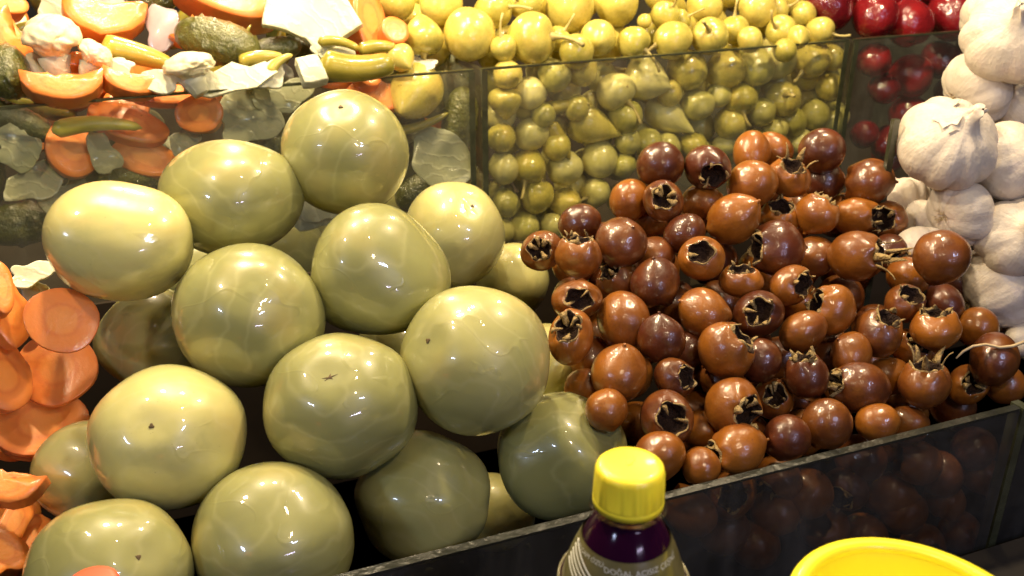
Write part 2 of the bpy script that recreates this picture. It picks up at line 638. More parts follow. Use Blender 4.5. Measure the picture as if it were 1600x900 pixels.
M_CAB = cabbage_mat()
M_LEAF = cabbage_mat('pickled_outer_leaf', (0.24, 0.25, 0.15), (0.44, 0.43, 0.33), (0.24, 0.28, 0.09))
M_ONION = plain('onion_skin', (0.42, 0.33, 0.34), 0.35, coat=0.5, nscale=50, var=0.3)
M_YCAP = plain('yellow_cap', (0.93, 0.79, 0.045), 0.38, coat=0.1, nscale=30, var=0.05, bstr=0.03, sss=0.2)
M_BOWL = plain('yellow_plastic', (0.92, 0.82, 0.03), 0.35, coat=0.2, nscale=30, var=0.04, bstr=0.03)
M_CORAL = plain('coral_cap', (0.85, 0.11, 0.045), 0.45, nscale=30, var=0.05, bstr=0.03)
M_PRINT = plain('green_print', (0.35, 0.68, 0.04), 0.5, nscale=30, var=0.05)
M_LIQ = plain('turnip_juice', (0.022, 0.002, 0.020), 0.12, coat=0.0, spec=0.35, nscale=20, var=0.1, bstr=0.0)
M_METAL = plain('dark_metal', (0.035, 0.03, 0.026), 0.4, coat=0.2, nscale=20, var=0.4)
M_DARK = plain('tank_lining', (0.040, 0.028, 0.017), 0.5, nscale=12, var=0.4)
M_FLOOR = plain('floor_tiles', (0.10, 0.09, 0.085), 0.6, nscale=3)
M_TEXT = plain('white_ink', (0.62, 0.62, 0.55), 0.5, var=0.05)


def garlic_mat():
    m, nt, b = new_mat('garlic_skin')
    vec, rnd, tc = coords(nt)
    sep = N(nt, 'ShaderNodeSeparateXYZ')
    nt.links.new(tc.outputs['Object'], sep.inputs[0])
    ang = math_(nt, 'ARCTAN2', sep.outputs[1], sep.outputs[0])
    comb = N(nt, 'ShaderNodeCombineXYZ')
    nt.links.new(math_(nt, 'MULTIPLY', ang, 3.0), comb.inputs[0])
    nt.links.new(math_(nt, 'MULTIPLY', sep.outputs[2], 0.45), comb.inputs[1])
    nt.links.new(math_(nt, 'MULTIPLY', rnd, 40), comb.inputs[2])
    streak = noise(nt, comb.outputs[0], 3.0, 4, 0.6)
    blot = noise(nt, vec, 1.3, 3)
    col = mixc(nt, math_(nt, 'MULTIPLY', streak, 0.9), (0.58, 0.50, 0.41), (0.77, 0.69, 0.58))
    tf = math_(nt, 'MULTIPLY', math_(nt, 'SUBTRACT', blot, 0.55), 5.0, clamp=True)
    col = mixc(nt, math_(nt, 'MULTIPLY', tf, 0.4), col, (0.72, 0.55, 0.52))
    nt.links.new(col, b.inputs['Base Color'])
    nrm = bump(nt, streak, 0.10, 0.04)
    nrm = bump(nt, noise(nt, vec, 4, 3), 0.10, 0.04, nrm)
    nt.links.new(nrm, b.inputs['Normal'])
    b.inputs['Roughness'].default_value = 0.42
    b.inputs['Subsurface Weight'].default_value = 0.15
    b.inputs['Subsurface Radius'].default_value = (1, 0.8, 0.6)
    b.inputs['Subsurface Scale'].default_value = 0.004
    return m


M_GAR = garlic_mat()
M_ROOT = plain('garlic_root', (0.55, 0.42, 0.24), 0.7, nscale=8, var=0.4)


def glass_mat(name, tint, haze, haze_col, rough=0.04):
    """thin wet pane: lets light through, mirrors at a glance, milky where it is smeared"""
    m = bpy.data.materials.new(name)
    m.use_nodes = True
    nt = m.node_tree
    for n in list(nt.nodes):
        nt.nodes.remove(n)
    out = nt.nodes.new('ShaderNodeOutputMaterial')
    tr = nt.nodes.new('ShaderNodeBsdfTransparent')
    tr.inputs[0].default_value = (*tint, 1)
    gl = nt.nodes.new('ShaderNodeBsdfGlossy')
    gl.inputs['Roughness'].default_value = rough
    df = nt.nodes.new('ShaderNodeBsdfDiffuse')
    df.inputs[0].default_value = (*haze_col, 1)
    tc = nt.nodes.new('ShaderNodeTexCoord')
    n1 = noise(nt, tc.outputs['Object'], 14, 5, 0.65, 0.8)
    n2 = noise(nt, tc.outputs['Object'], 90, 3, 0.6)
    mp = N(nt, 'ShaderNodeMapping')
    mp.inputs['Scale'].default_value = (60, 60, 5)
    nt.links.new(tc.outputs['Object'], mp.inputs['Vector'])
    drip = math_(nt, 'MULTIPLY', math_(nt, 'SUBTRACT', noise(nt, mp.outputs[0], 1.0, 3, 0.6), 0.52), 4.0, clamp=True)
    n2 = math_(nt, 'ADD', n2, drip)
    hz = math_(nt, 'MULTIPLY', math_(nt, 'ADD', math_(nt, 'MULTIPLY', math_(nt, 'SUBTRACT', n1, 0.3), 1.6, clamp=True), math_(nt, 'MULTIPLY', n2, 0.35)), haze, clamp=True)
    geo = nt.nodes.new('ShaderNodeNewGeometry')
    outer = math_(nt, 'SUBTRACT', 1.0, geo.outputs['Backfacing'])
    hz = math_(nt, 'MULTIPLY', hz, outer)
    mx = nt.nodes.new('ShaderNodeMixShader')
    nt.links.new(hz, mx.inputs[0])
    nt.links.new(tr.outputs[0], mx.inputs[1])
    nt.links.new(df.outputs[0], mx.inputs[2])
    fr = nt.nodes.new('ShaderNodeFresnel')
    fr.inputs[0].default_value = 1.45
    nt.links.new(bump(nt, n1, 0.1, 0.01), fr.inputs['Normal'])
    m2 = nt.nodes.new('ShaderNodeMixShader')
    nt.links.new(math_(nt, 'MULTIPLY', fr.outputs[0], outer), m2.inputs[0])
    nt.links.new(mx.outputs[0], m2.inputs[1])
    nt.links.new(gl.outputs[0], m2.inputs[2])
    nt.links.new(m2.outputs[0], out.inputs[0])
    return m


M_GLASS_B = glass_mat('tank_glass', (0.97, 0.97, 0.91), 0.16, (0.42, 0.41, 0.31))
M_GLASS_F = glass_mat('front_glass', (0.68, 0.66, 0.63), 0.24, (0.24, 0.23, 0.21))
M_EDGE = plain('glass_edge', (0.06, 0.065, 0.035), 0.2, coat=0.6, nscale=60, var=0.85, bstr=0.5, bdist=0.002)
M_EDGE_F = plain('front_glass_edge', (0.022, 0.024, 0.018), 0.3, coat=0.25, nscale=90, var=0.85, bstr=0.8, bdist=0.002)
M_PET = glass_mat('clear_plastic', (0.95, 0.93, 0.92), 0.01, (0.5, 0.48, 0.42), 0.05)
M_DROP = glass_mat('brine_drop', (0.92, 0.92, 0.88), 0.02, (0.5, 0.5, 0.5), 0.02)


# ------------------------------------------------------------------ the setting: floor, counters, tanks
TF, ZF = 0.417, -0.360          # front panes: distance into the stall, height of the rim
TB, ZB = 0.873, -0.191          # back row of tanks


def st_box(name, s0, s1, t0, t1, z0, z1, mat, parent=None):
    V, Fc = box_mesh(s0, s1, t0, t1, z0, z1)
    me = mesh(name, V, Fc, mat, False)
    return obj(name, me, parent)


def stall_root(name):
    o = obj(name, None)
    o.rotation_euler = (0, 0, ROW)
    o.location = (0, 0, CZ)
    return o


V, Fc = box_mesh(-6, 6, -6, 8, -0.02, 0)
structure(obj('floor', mesh('floor', V, Fc, M_FLOOR, False)))
stall = stall_root('market_stall')
tag(stall, 'dark tiered stall counter carrying the glass tanks of pickles', 'counter')
st_box('ledge', -0.9, 1.3, 0.02, TF - 0.012, -0.51, -0.475, M_METAL, stall)
st_box('front_board', -0.9, 1.3, 0.04, 0.08, -CZ, -0.515, M_METAL, stall)
st_box('lower_deck', -0.9, 1.3, TF - 0.008, TB - 0.03, -0.63, -0.60, M_DARK, stall)
st_box('riser', -0.9, 1.3, TB - 0.028, TB - 0.014, -0.64, -0.47, M_DARK, stall)
st_box('upper_deck', -0.9, 1.3, TB - 0.012, 1.9, -0.50, -0.465, M_DARK, stall)


def drops(parent, s0, s1, t, z, n, seed, r0=0.0006, r1=0.0022):
    """beads of brine along a rim"""
    g = random.Random(seed)
    V, Fc = [], []
    sv, sf = sphere_dirs(8, 5)
    for _ in range(n):
        r = g.uniform(r0, r1) ** 1.0
        s = g.uniform(s0, s1)
        zz = z - abs(g.gauss(0, 0.006)) + 0.0015
        c = np.array((s, t + g.uniform(-0.0005, 0.0005), zz))
        b = len(V)
        V += [tuple(c + p * (r * g.uniform(0.8, 1.6), r * 0.6, r)) for p in sv]
        Fc += [tuple(b + i for i in f) for f in sf]
    o = obj('brine_drops', mesh('brine_drops', V, Fc, M_DROP), parent)
    o['kind'] = 'stuff'


def tank(label, s0, s1, t, zr, zb, depth, gmat, thick=0.005, sides=True, nd=40):
    r = stall_root('glass_tank')
    tag(r, label, 'tank', 'glass tanks of the stall')
    st_box('front_pane', s0, s1, t - thick, t, zb, zr, gmat, r)
    st_box('rim', s0, s1, t - thick, t, zr + 0.0004, zr + 0.0022, M_EDGE_F if gmat is M_GLASS_F else M_EDGE, r)
    if sides:
        for s in (s0, s1 - thick):
            st_box('side_pane', s, s + thick, t + 0.0006, t + depth, zb, zr, gmat, r)
            st_box('corner_strip', s - 0.0004, s + thick + 0.0004, t - thick - 0.0012, t - thick - 0.0003, zb, zr, M_EDGE, r)
    st_box('tank_floor', s0 + thick, s1 - thick, t + 0.001, t + depth, zb - 0.004, zb, M_DARK, r)
    st_box('tank_back', s0 + thick, s1 - thick, t + depth, t + depth + 0.004, zb, zr, M_DARK, r)
    drops(r, s0, s1, t - thick - 0.0012, zr, nd, int(abs(s0) * 1000) + 3)
    return r


tank('glass tank of mixed pickles in the back row', -0.30, 0.300, TB, ZB, -0.46, 0.5, M_GLASS_B, nd=50)
tank('glass tank of yellow round peppers in the back row', 0.308, 0.738, TB, ZB, -0.46, 0.5, M_GLASS_B, nd=50)
tank('glass tank of dark red peppers in the back row behind the garlic', 0.746, 1.25, TB, ZB, -0.46, 0.5, M_GLASS_B, nd=20)
tank('long front glass pane holding in the green tomatoes and brown medlars', -0.62, 0.546, TF, ZF, -0.60, 0.42, M_GLASS_F, thick=0.006, sides=False, nd=110)
r = tank('front glass tank holding the garlic at the end of the row', 0.556, 1.2, TF, ZF, -0.60, 0.42, M_GLASS_F, thick=0.006, sides=False, nd=30)
st_box('corner_strip', 0.5475, 0.5545, TF - 0.007, TF + 0.004, -0.60, ZF + 0.002, M_EDGE, r)
st_box('corner_strip', 0.558, 0.564, 0.590, 0.594, -0.45, -0.195, M_EDGE, r)

# ------------------------------------------------------------------ green tomatoes
TOMS = [
    # u, v, w, h, depth, lobes, lobe strength, scar (du, dv) or None, label
    (540, 240, 195, 192, 0.690, 5, .02, (-8, -74), 'green pickled tomato at the very top of the tomato heap, touching the glass tank behind'),
    (360, 310, 222, 180, 0.655, 3, .07, None, 'broad yellowish tomato with creased skin beside the topmost tomato'),
    (188, 376, 222, 190, 0.635, 4, .06, None, 'squarish pale tomato over the carrot slices with an orange blush on its side'),
    (385, 495, 230, 224, 0.600, 6, .02, None, 'large yellow-green tomato in the middle of the heap, its skin tight and bright'),
    (590, 425, 214, 200, 0.650, 3, .09, None, 'tomato with a raised lobe on top and wrinkled skin, in front of the topmost tomato'),
    (708, 368, 154, 162, 0.800, 5, .03, (30, -46), 'pale tomato at the back of the heap near the yellow pepper tank'),
    (800, 438, 112, 115, 0.860, 5, .03, None, 'small dull green tomato at the back of the heap next to the medlars'),
    (746, 563, 228, 228, 0.605, 5, .03, (-75, -30), 'large pale tomato with dark specks beside the medlar heap'),
    (535, 635, 234, 224, 0.590, 6, .03, (-20, -45), 'greyish tomato with a star-shaped brown stem scar'),
    (264, 682, 238, 228, 0.570, 5, .03, (-25, -17), 'green tomato with a single dark round scar on its face'),
    (246, 533, 190, 172, 0.680, 4, .04, None, 'pale tomato tucked behind the green one, with a loose flake of skin on it'),
    (142, 735, 172, 164, 0.615, 5, .03, None, 'cream tomato at the edge of the heap against the carrots'),
    (170, 895, 258, 242, 0.535, 5, .04, (45, -20), 'big green tomato at the bottom corner behind the coral cap'),
    (427, 845, 248, 246, 0.553, 6, .02, None, 'darkest olive tomato at the foot of the heap by the front glass'),
    (663, 776, 208, 202, 0.620, 5, .05, None, 'olive tomato at the foot of the heap with a pointed bright top'),
    (876, 713, 202, 194, 0.650, 5, .06, None, 'shiny green tomato right behind the yellow bottle cap'),
    (852, 578, 120, 140, 0.720, 5, .03, None, 'half-hidden pale tomato between the large speckled one and the medlars'),
    (462, 380, 130, 150, 0.800, 5, .03, None, 'mostly hidden tomato in the gap under the broad creased one'),
    (566, 322, 162, 150, 0.800, 5, .03, None, 'mostly hidden tomato right under the topmost tomato'),
    (620, 548, 120, 120, 0.740, 5, .03, None, 'shadowed tomato deep in the gap in the middle of the heap'),
    (300, 430, 140, 140, 0.800, 5, .03, None, 'buried tomato glimpsed between the squarish one and the large yellow-green one'),
    (770, 800, 130, 120, 0.720, 5, .03, None, 'buried tomato glimpsed over the front rim, between the pointed and shiny ones'),
]
TOMS = [(a[0], a[1], a[2] * 1.03, a[3] * 1.03, *a[4:]) for a in TOMS]
uv = [(a[0], a[1]) for a in TOMS]
px = [(a[2] + a[3]) / 4 for a in TOMS]
lo = []
for a in TOMS:
    # the rear side of a front pane is the nearest a tomato may come
    rr = (a[2] + a[3]) / 4 / F
    lo.append((TF + 0.002) / (dt(a[0], a[1]) - rr * 1.02) if a[1] > 700 else 0.3)
dep = relax([a[4] for a in TOMS], px, uv, 0.95, lo=lo, pull=0.01)
SV, SF = sphere_dirs(56, 40)
for k, (a, d) in enumerate(zip(TOMS, dep)):
    u, v, w, h, _, nl, ls, scar, label = a
    g = np.random.default_rng(100 + k)
    ax = g.normal(size=3) * (1, 1, 0.6)
    if scar:
        ax = np.array((scar[0] / (w / 2), -scar[1] / (h / 2), 0.8))
    else:
        ax[2] = -abs(ax[2]) - 0.3
    ax /= np.linalg.norm(ax)
    tmp = np.cross(ax, (0.3, 0.5, 0.8))
    tmp /= np.linalg.norm(tmp)
    bx = np.cross(ax, tmp)
    cz = SV @ ax
    ph = np.arctan2(SV @ tmp, SV @ bx)
    rad = 1 + ls * (0.5 if scar else 1.0) * np.cos(nl * ph + g.uniform(0, 6)) * (1 - cz ** 2) + 0.034 * Noise(k, 1.6)(SV) + 0.006 * Noise(k + 70, 5)(SV)
    rad -= 0.06 * np.exp(-((1 - cz) / 0.03))       # dimple at the stem end
    V = SV * rad[:, None]
    ext = np.abs(V).max(0)
    V = V / (0.5 * (V.max(0) - V.min(0)))
    sc = d / F / 2 / math.sqrt(D(u, v).length)
    r_, p_, n_ = frame(u, v)
    R = Matrix((r_, p_, n_)).transposed().to_quaternion()
    me = mesh('green_tomato', V, SF, M_TOM)
    o = obj('green_tomato', me, None, pt(u, v, d), R, (w * sc, h * sc, (w + h) / 2 * sc))
    tag(o, label, 'tomato', 'tomatoes buried in the heap' if 'buried' in label else 'green tomatoes heaped in the front tank')
    if scar:
        x, y = scar[0] / (w / 2), scar[1] / (h / 2)
        y = -y
        z = math.sqrt(max(0.05, 1 - x * x - y * y))
        nv = Vector((x, y, z)).normalized()
        # true surface radius there
        i = int(np.argmax((V / np.linalg.norm(V, axis=1)[:, None]) @ np.array(nv)))
        rr = float(np.linalg.norm(V[i]))
        big = k == 8
        pts = []
        nn = 10 if big else 9
        for q in range(nn):
            an = 2 * math.pi * q / nn
            rd = (0.11 if q % 2 else 0.03) if big else 0.032 * (1 + 0.3 * math.sin(3 * an + k))
            pts.append((rd * math.cos(an), rd * math.sin(an) * (0.45 if big else 1)))
        v2, f2 = slab(pts, 0.012, 0.004, k, 0)
        obj('stem_scar', mesh('stem_scar', v2, f2, M_SCAR), o, nv * (rr + 0.001), nv.to_track_quat('Z', 'Y'))

# ------------------------------------------------------------------ medlars
MED_BODY, MED_ROUND, MED_CAL, MED_RIM = [], [], [], []
prof_body = smooth_profile([(0, -1.10), (.055, -1.09), (.08, -1.0), (.20, -.95), (.50, -.77), (.86, -.42), (1.0, 0.0), (.96, .34), (.82, .64), (.66, .82), (.58, .86)], 30)
prof_round = smooth_profile([(0, -.93), (.18, -.92), (.45, -.85), (.78, -.60), (.97, -.22), (1.0, 0.05), (.95, .36), (.82, .64), (.66, .82), (.58, .86)], 28)
prof_cal = smooth_profile([(.585, .855), (.55, .88), (.50, .82), (.46, .62), (.36, .48), (.18, .42), (0, .40)], 14)


def med_def(V, seed, amt=0.055):
    n1, n2 = Noise(seed, 1.8), Noise(seed + 33, 5.5)
    f = 1 + amt * n1(V) + 0.010 * n2(V)
    out = V * f[:, None]
    sq = 1 + 0.07 * math.sin(seed * 1.7)
    ph = np.arctan2(V[:, 1], V[:, 0])
    w = np.clip((V[:, 2] - 0.55) / 0.3, 0, 1) * np.clip(np.hypot(V[:, 0], V[:, 1]) / 0.4, 0, 1)
    rag = 0.5 * np.cos(5 * ph + seed) + 0.5 * np.sin(3 * ph + 2.1 * seed) + 0.18 * np.sin(11 * ph + seed)
    out[:, 2] += 0.065 * w * rag
    out[:, :2] *= (1 + 0.09 * w * np.cos(5 * ph + seed + .6) + 0.06 * w * np.sin(2 * ph + seed))[:, None]
    # one shoulder sags
    out[:, 2] += 0.10 * np.sin(seed * 2.3) * out[:, 0] * np.clip(out[:, 2], 0, 1)
    return out * (sq, 1 / sq, 1)


for k in range(8):
    v, f = lathe(prof_body, 40)
    MED_BODY.append(mesh('medlar', med_def(v, k), f, M_MED))
    v, f = lathe(prof_round, 40)
    MED_ROUND.append(mesh('medlar', med_def(v, k), f, M_MED))
    v, f = lathe(prof_cal, 40)
    v = med_def(v, k)
    MED_CAL.append(mesh('calyx_hollow', v, f, M_CRATER))
    # ragged pale rim of the hollow
    nz = Noise(k + 5, 7)
    ring, fc = [], []
    nu = 40
    for row, (rho, z) in enumerate([(.60, .83), (.605, .865), (.57, .905), (.53, .87), (.52, .80)]):
        for i in range(nu):
            an = 2 * math.pi * i / nu
            p = np.array([[math.cos(an), math.sin(an), 0.3]])
            jag = 0.085 * float(nz(p)[0]) if row in (1, 2, 3) else 0
            thin = 0.5 + 0.5 * math.sin(3 * an + k)
            q = .555 + (rho - .555) * (0.45 + 0.75 * thin)
            ring.append((q * math.cos(an), q * math.sin(an), z + (jag if row == 2 else 0.3 * jag)))
    MED_RIM.append(mesh('calyx_rim', med_def(np.array(ring), k), grid_faces(nu, 5), M_STRAW))


def strip(path, widths, thick, twist=0.0):
    """a narrow solid strip along a path in the xz plane"""
    V, Fc = [], []
    n = len(path)
    for i, ((x, z), w) in enumerate(zip(path, widths)):
        x0, z0 = path[max(i - 1, 0)]
        x1, z1 = path[min(i + 1, n - 1)]
        tx, tz = x1 - x0, z1 - z0
        l = math.hypot(tx, tz) or 1
        nx, nz_ = -tz / l, tx / l
        tw = twist * i / n
        for sy, sn in ((-1, 0), (-0.1, 1), (1, 0), (0.1, -1)):
            V.append((x + nx * sn * thick + tw * sy * w * tx, sy * w, z + nz_ * sn * thick + tw * sy * w * 0.5))
    Fc = grid_faces(4, n)
    Fc.append((3, 2, 1, 0))
    e = (n - 1) * 4
    Fc.append((e, e + 1, e + 2, e + 3))
    return V, Fc


SEP_IN = [mesh('sepal', *strip([(.60, .84), (.52, .95), (.40, .93 - .04 * k), (.26, .84 - .1 * k), (.14, .80 - .12 * k)], [.15 - .03 * k, .15, .10, .07 + .02 * k, .03], .03, .9 * (k - 1)), M_STRAW) for k in range(3)]
SEP_UP = [mesh('sepal', *strip([(.54, .82), (.56, 1.0), (.55 + .08 * k, 1.22), (.60 + .16 * k, 1.42), (.70 + .2 * k, 1.52)], [.15, .15, .11, .07, .02], .025, .25 * (k - 1)), M_STRAW) for k in range(3)]
SEP_SHORT = [mesh('sepal', *strip([(.58, .82), (.55, .94), (.48 + .08 * k, 1.04), (.44 + .14 * k, 1.10)], [.14, .13, .09, .03], .025, .3 * (k - 1)), M_STRAW) for k in range(3)]

MEDS = [
    # u, v, w, h, axis of the hollow end (right, up, toward viewer) or None, sort, label
    (1032, 258, 74, 74, None, 'round', 'smooth round medlar at the back corner of the heap against the pepper tank'),
    (1102, 262, 72, 76, (.35, -.40, .85), 'hollow', 'medlar at the back of the heap with a wide black hollow facing down'),
    (1175, 239, 66, 50, None, 'round', 'orange-brown medlar on the back crest touching a darker one half behind it'),
    (1207, 236, 44, 44, None, 'round', 'small medlar peeping out behind the orange-brown one on the back crest'),
    (1175, 288, 82, 70, None, 'round', 'medlar with a pale bruise spot just below the back crest'),
    (1038, 315, 70, 66, (.0, .25, .97), 'star', 'medlar facing out with an open calyx of curled tan sepals near the yellow peppers'),
    (985, 311, 46, 46, None, 'round', 'dim little medlar in shade beside the pepper tank'),
    (1098, 318, 58, 44, None, 'round', 'light orange medlar wedged under the one with the wide black hollow'),
    (1148, 341, 86, 76, (-.7, -.5, -.45), 'tip', 'glossy orange medlar with a thin pale stem tip pointing to the right'),
    (906, 350, 70, 46, None, 'round', 'dark wet medlar with drip glints at the edge of the heap'),
    (848, 392, 52, 52, (-.2, .1, .95), 'star', 'blackish shaded medlar at the left end of the heap by the tomatoes'),
    (902, 404, 76, 70, (.05, .93, .30), 'short', 'upright reddish medlar crowned by short dry sepals at the edge of the heap'),
    (972, 378, 84, 84, (-.4, -.55, -.6), 'tip', 'lumpy orange medlar with a rough scarred top'),
    (1070, 365, 68, 66, None, 'round', 'red-brown medlar with violet glints above the tan-rimmed hollow one'),
    (1096, 404, 72, 72, (-.02, .35, .93), 'hollow', 'medlar with a black hollow ringed by a tan crumbly rim, middle of the heap'),
    (1025, 438, 86, 82, (.1, -.85, -.5), 'tip', 'bright orange medlar ending in a knob on top, a small one behind the knob'),
    (1022, 402, 34, 26, None, 'round', 'tiny medlar showing only its top behind the knobbed orange one'),
    (1158, 440, 66, 58, (.0, .8, .55), 'short', 'medlar with a broken cup-like top and pale jagged lip'),
    (968, 440, 48, 50, (-.5, .6, .5), 'short', 'small dark medlar with a curl of dry sepal in a gap of the heap'),
    (1219, 386, 86, 80, (-.85, .02, .45), 'hollow', 'big orange medlar whose dark hollow faces sideways to the tan-rimmed one'),
    (1285, 235, 72, 70, None, 'round', 'tall topmost medlar of the heap, wet and shining'),
    (1232, 280, 68, 72, (.25, .72, .60), 'tall', 'dark red medlar with a bushy tuft of dry sepals beside the topmost one'),
    (1288, 284, 62, 46, (-.95, .1, .1), 'tip', 'orange medlar lying on its side under the topmost one'),
    (1360, 284, 84, 74, (-1, .05, -.1), 'tip', 'golden brown medlar with its tip pointing at the garlic'),
    (1276, 336, 70, 66, (.45, .70, -.1), 'short', 'round medlar with a curled flake of skin, above the pair of hollow ones'),
    (1332, 341, 62, 54, (.95, .0, .15), 'short', 'small orange medlar with shaggy sepals on its side near the garlic'),
    (1386, 345, 58, 58, (-.15, .1, .97), 'hollow', 'black shadowed medlar with a huge hollow, against the garlic'),
    (1218, 342, 66, 46, (.1, .7, .65), 'short', 'shrivelled purple-brown medlar between the big orange ones'),
    (1272, 400, 46, 76, None, 'round', 'narrow medlar squeezed between two larger ones'),
    (1334, 400, 88, 78, (.88, .05, .35), 'tall', 'plump glossy medlar with several bright glints and sepals at its end'),
    (1390, 396, 48, 56, (.5, -.4, .75), 'star', 'reddish medlar end with curled sepals beside the plump glossy one'),
    (1473, 401, 94, 84, None, 'round', 'large smooth brown medlar lying on the garlic bulbs'),
    (1418, 432, 44, 40, None, 'round', 'little brown medlar below the large one on the garlic'),
    (1234, 448, 76, 64, (.72, .12, .62), 'short', 'medlar with a torn dark mouth on its side and skin flakes'),
    (900, 468, 74, 66, (.15, .0, .97), 'hollow', 'medlar with a plain round black hollow next to the tomatoes'),
    (893, 527, 84, 82, (-.15, .45, .85), 'star', 'medlar with a straw-coloured star of five folded sepals by the large tomato'),
    (975, 499, 90, 80, None, 'round', 'large plain orange medlar above the one with the upright tip'),
    (1032, 527, 76, 84, (.05, -.88, -.40), 'tip', 'mustard orange medlar with a small upright pointed tip'),
    (968, 580, 96, 96, (-.15, -.80, -.50), 'tip', 'biggest orange medlar with a pale tip, beside the half-hidden tomato'),
    (1097, 486, 86, 78, (.75, -.35, -.5), 'tip', 'smooth orange medlar in the middle of the heap, beside the one of straw folds'),
    (1185, 491, 80, 76, (.02, .1, .99), 'star', 'reddish medlar facing out with long folded straw sepals'),
    (1132, 549, 92, 90, (.72, .55, .42), 'hollow', 'large orange medlar with a slanting cut-off top and thin pale edge'),
    (1052, 592, 70, 60, (.72, .1, .62), 'hollow', 'shaded medlar with a hollow facing the cluster of straw sepals'),
    (1040, 652, 94, 86, (.25, -.05, .96), 'hollow', 'medlar with the largest round black hollow, above the bottle cap'),
    (1143, 634, 96, 78, (.62, -.2, .72), 'star', 'orange medlar with a thick tangle of straw sepals low in the heap'),
    (946, 638, 74, 62, None, 'round', 'half-hidden medlar between the shiny green tomato and the largest hollow one'),
    (914, 607, 42, 50, None, 'round', 'sliver of medlar beside the half-hidden tomato'),
    (1076, 548, 40, 46, None, 'round', 'small medlar in the gap beside the slanting cut-off one'),
    (1208, 624, 62, 58, (.1, .2, .95), 'star', 'dark medlar with a tan broken calyx behind the tangle of straw sepals'),
    (1190, 562, 70, 70, None, 'round', 'dark purple-brown medlar in shadow behind the slanting cut-off one'),
    (1255, 517, 70, 72, None, 'round', 'plain medlar with a soft bright glint, right of the long folded sepals'),
    (1304, 484, 78, 74, (-.80, .2, .50), 'hollow', 'medlar with a dark mouth edged by wrinkled skin at its side'),
    (1372, 522, 76, 76, (.45, .72, .45), 'short', 'wrinkled shrivelled medlar with a collapsed brown top'),
    (1411, 474, 70, 66, (.45, .5, .72), 'hollow', 'medlar with an open dark top near the white garlic'),
    (1474, 472, 60, 40, None, 'round', 'dim pale brown medlar in shade below the garlic'),
    (1460, 517, 90, 78, (.0, .93, .25), 'short', 'big red-brown medlar with a blunt ragged rim on top'),
    (1527, 511, 62, 54, None, 'round', 'plain medlar between the ragged-rimmed one and the garlic'),
    (1556, 560, 94, 78, None, 'round', 'medlar at the end of the heap with a garlic root lying across it'),
    (1329, 552, 80, 62, (.5, -.6, -.6), 'tip', 'golden medlar with a pale stem stub on its shoulder'),
    (1260, 591, 80, 78, (-.1, .85, .35), 'short', 'dark red medlar with a wet white glint along its top'),
    (1345, 605, 90, 74, (-.88, .15, .45), 'star', 'olive-brown medlar lying sideways with a straw-rimmed eye'),
    (1446, 604, 88, 86, (.05, .92, .32), 'tall', 'red-brown medlar with tall upright dry sepals near the front rim'),
    (1511, 601, 64, 58, (.35, .1, .92), 'star', 'dark medlar with an open mouth and yellow sepals next to the tall-sepalled one'),
    (1388, 586, 44, 52, None, 'round', 'mustard medlar sliver between the straw-eyed and tall-sepalled ones'),
    (1292, 662, 88, 70, None, 'round', 'orange medlar lying along the front glass rim, glint on its crown'),
    (1232, 684, 84, 68, None, 'round', 'speckled orange medlar against the front glass rim'),
    (1370, 660, 70, 58, None, 'round', 'dark plum medlar against the front glass rim'),
    (1416, 662, 60, 46, None, 'round', 'thin orange edge of a medlar at the rim under the tall-sepalled one'),
    (1030, 712, 84, 70, (.2, -.5, -.8), 'round', 'orange medlar right behind the yellow bottle cap'),
    (1094, 728, 64, 66, None, 'round', 'bright orange medlar beside the bottle cap at the front rim'),
    (1156, 700, 88, 68, (-.88, -.3, .35), 'short', 'oval medlar on the front rim with a sepal tuft toward the bottle'),
    (1095, 672, 52, 50, None, 'round', 'shaded medlar under the tangle of straw sepals'),
    (1570, 600, 60, 54, None, 'round', 'dark medlar at the far end of the front rim'),
    (1440, 545, 44, 40, None, 'round', 'little dark medlar under the big ragged-rimmed one'),
    (1120, 590, 54, 46, None, 'round', 'dark medlar below the slanting cut-off one'),
    (1420, 545, 46, 44, (.5, .4, .7), 'star', 'broken glistening medlar scrap among the heap near the tall-sepalled one'),
]
HEAP = (0.44, -0.352, 0.625)
mset = [list(m) for m in MEDS]
d0 = []
for m in mset:
    d = on_heap(m[0], m[1], *HEAP)
    px_ = (m[2] + m[3]) / 2
    if px_ < 62:
        d += 0.026           # the ones one sees little of lie deeper
    d0.append(d)
i_on_garlic = [i for i, m in enumerate(mset) if 'lying on the garlic' in m[6]][0]
d0[i_on_garlic] -= 0.05
# the small ones are partly hidden: their bodies are as large as the rest
pxr = [max((m[2] + m[3]) / 4, 33) for m in mset]
lo = [(TF + 0.001) / (dt(m[0], m[1]) - p / F) for m, p in zip(mset, pxr)]
dep = relax(d0, pxr, [(m[0], m[1]) for m in mset], 0.86, lo=lo, pull=0.03)


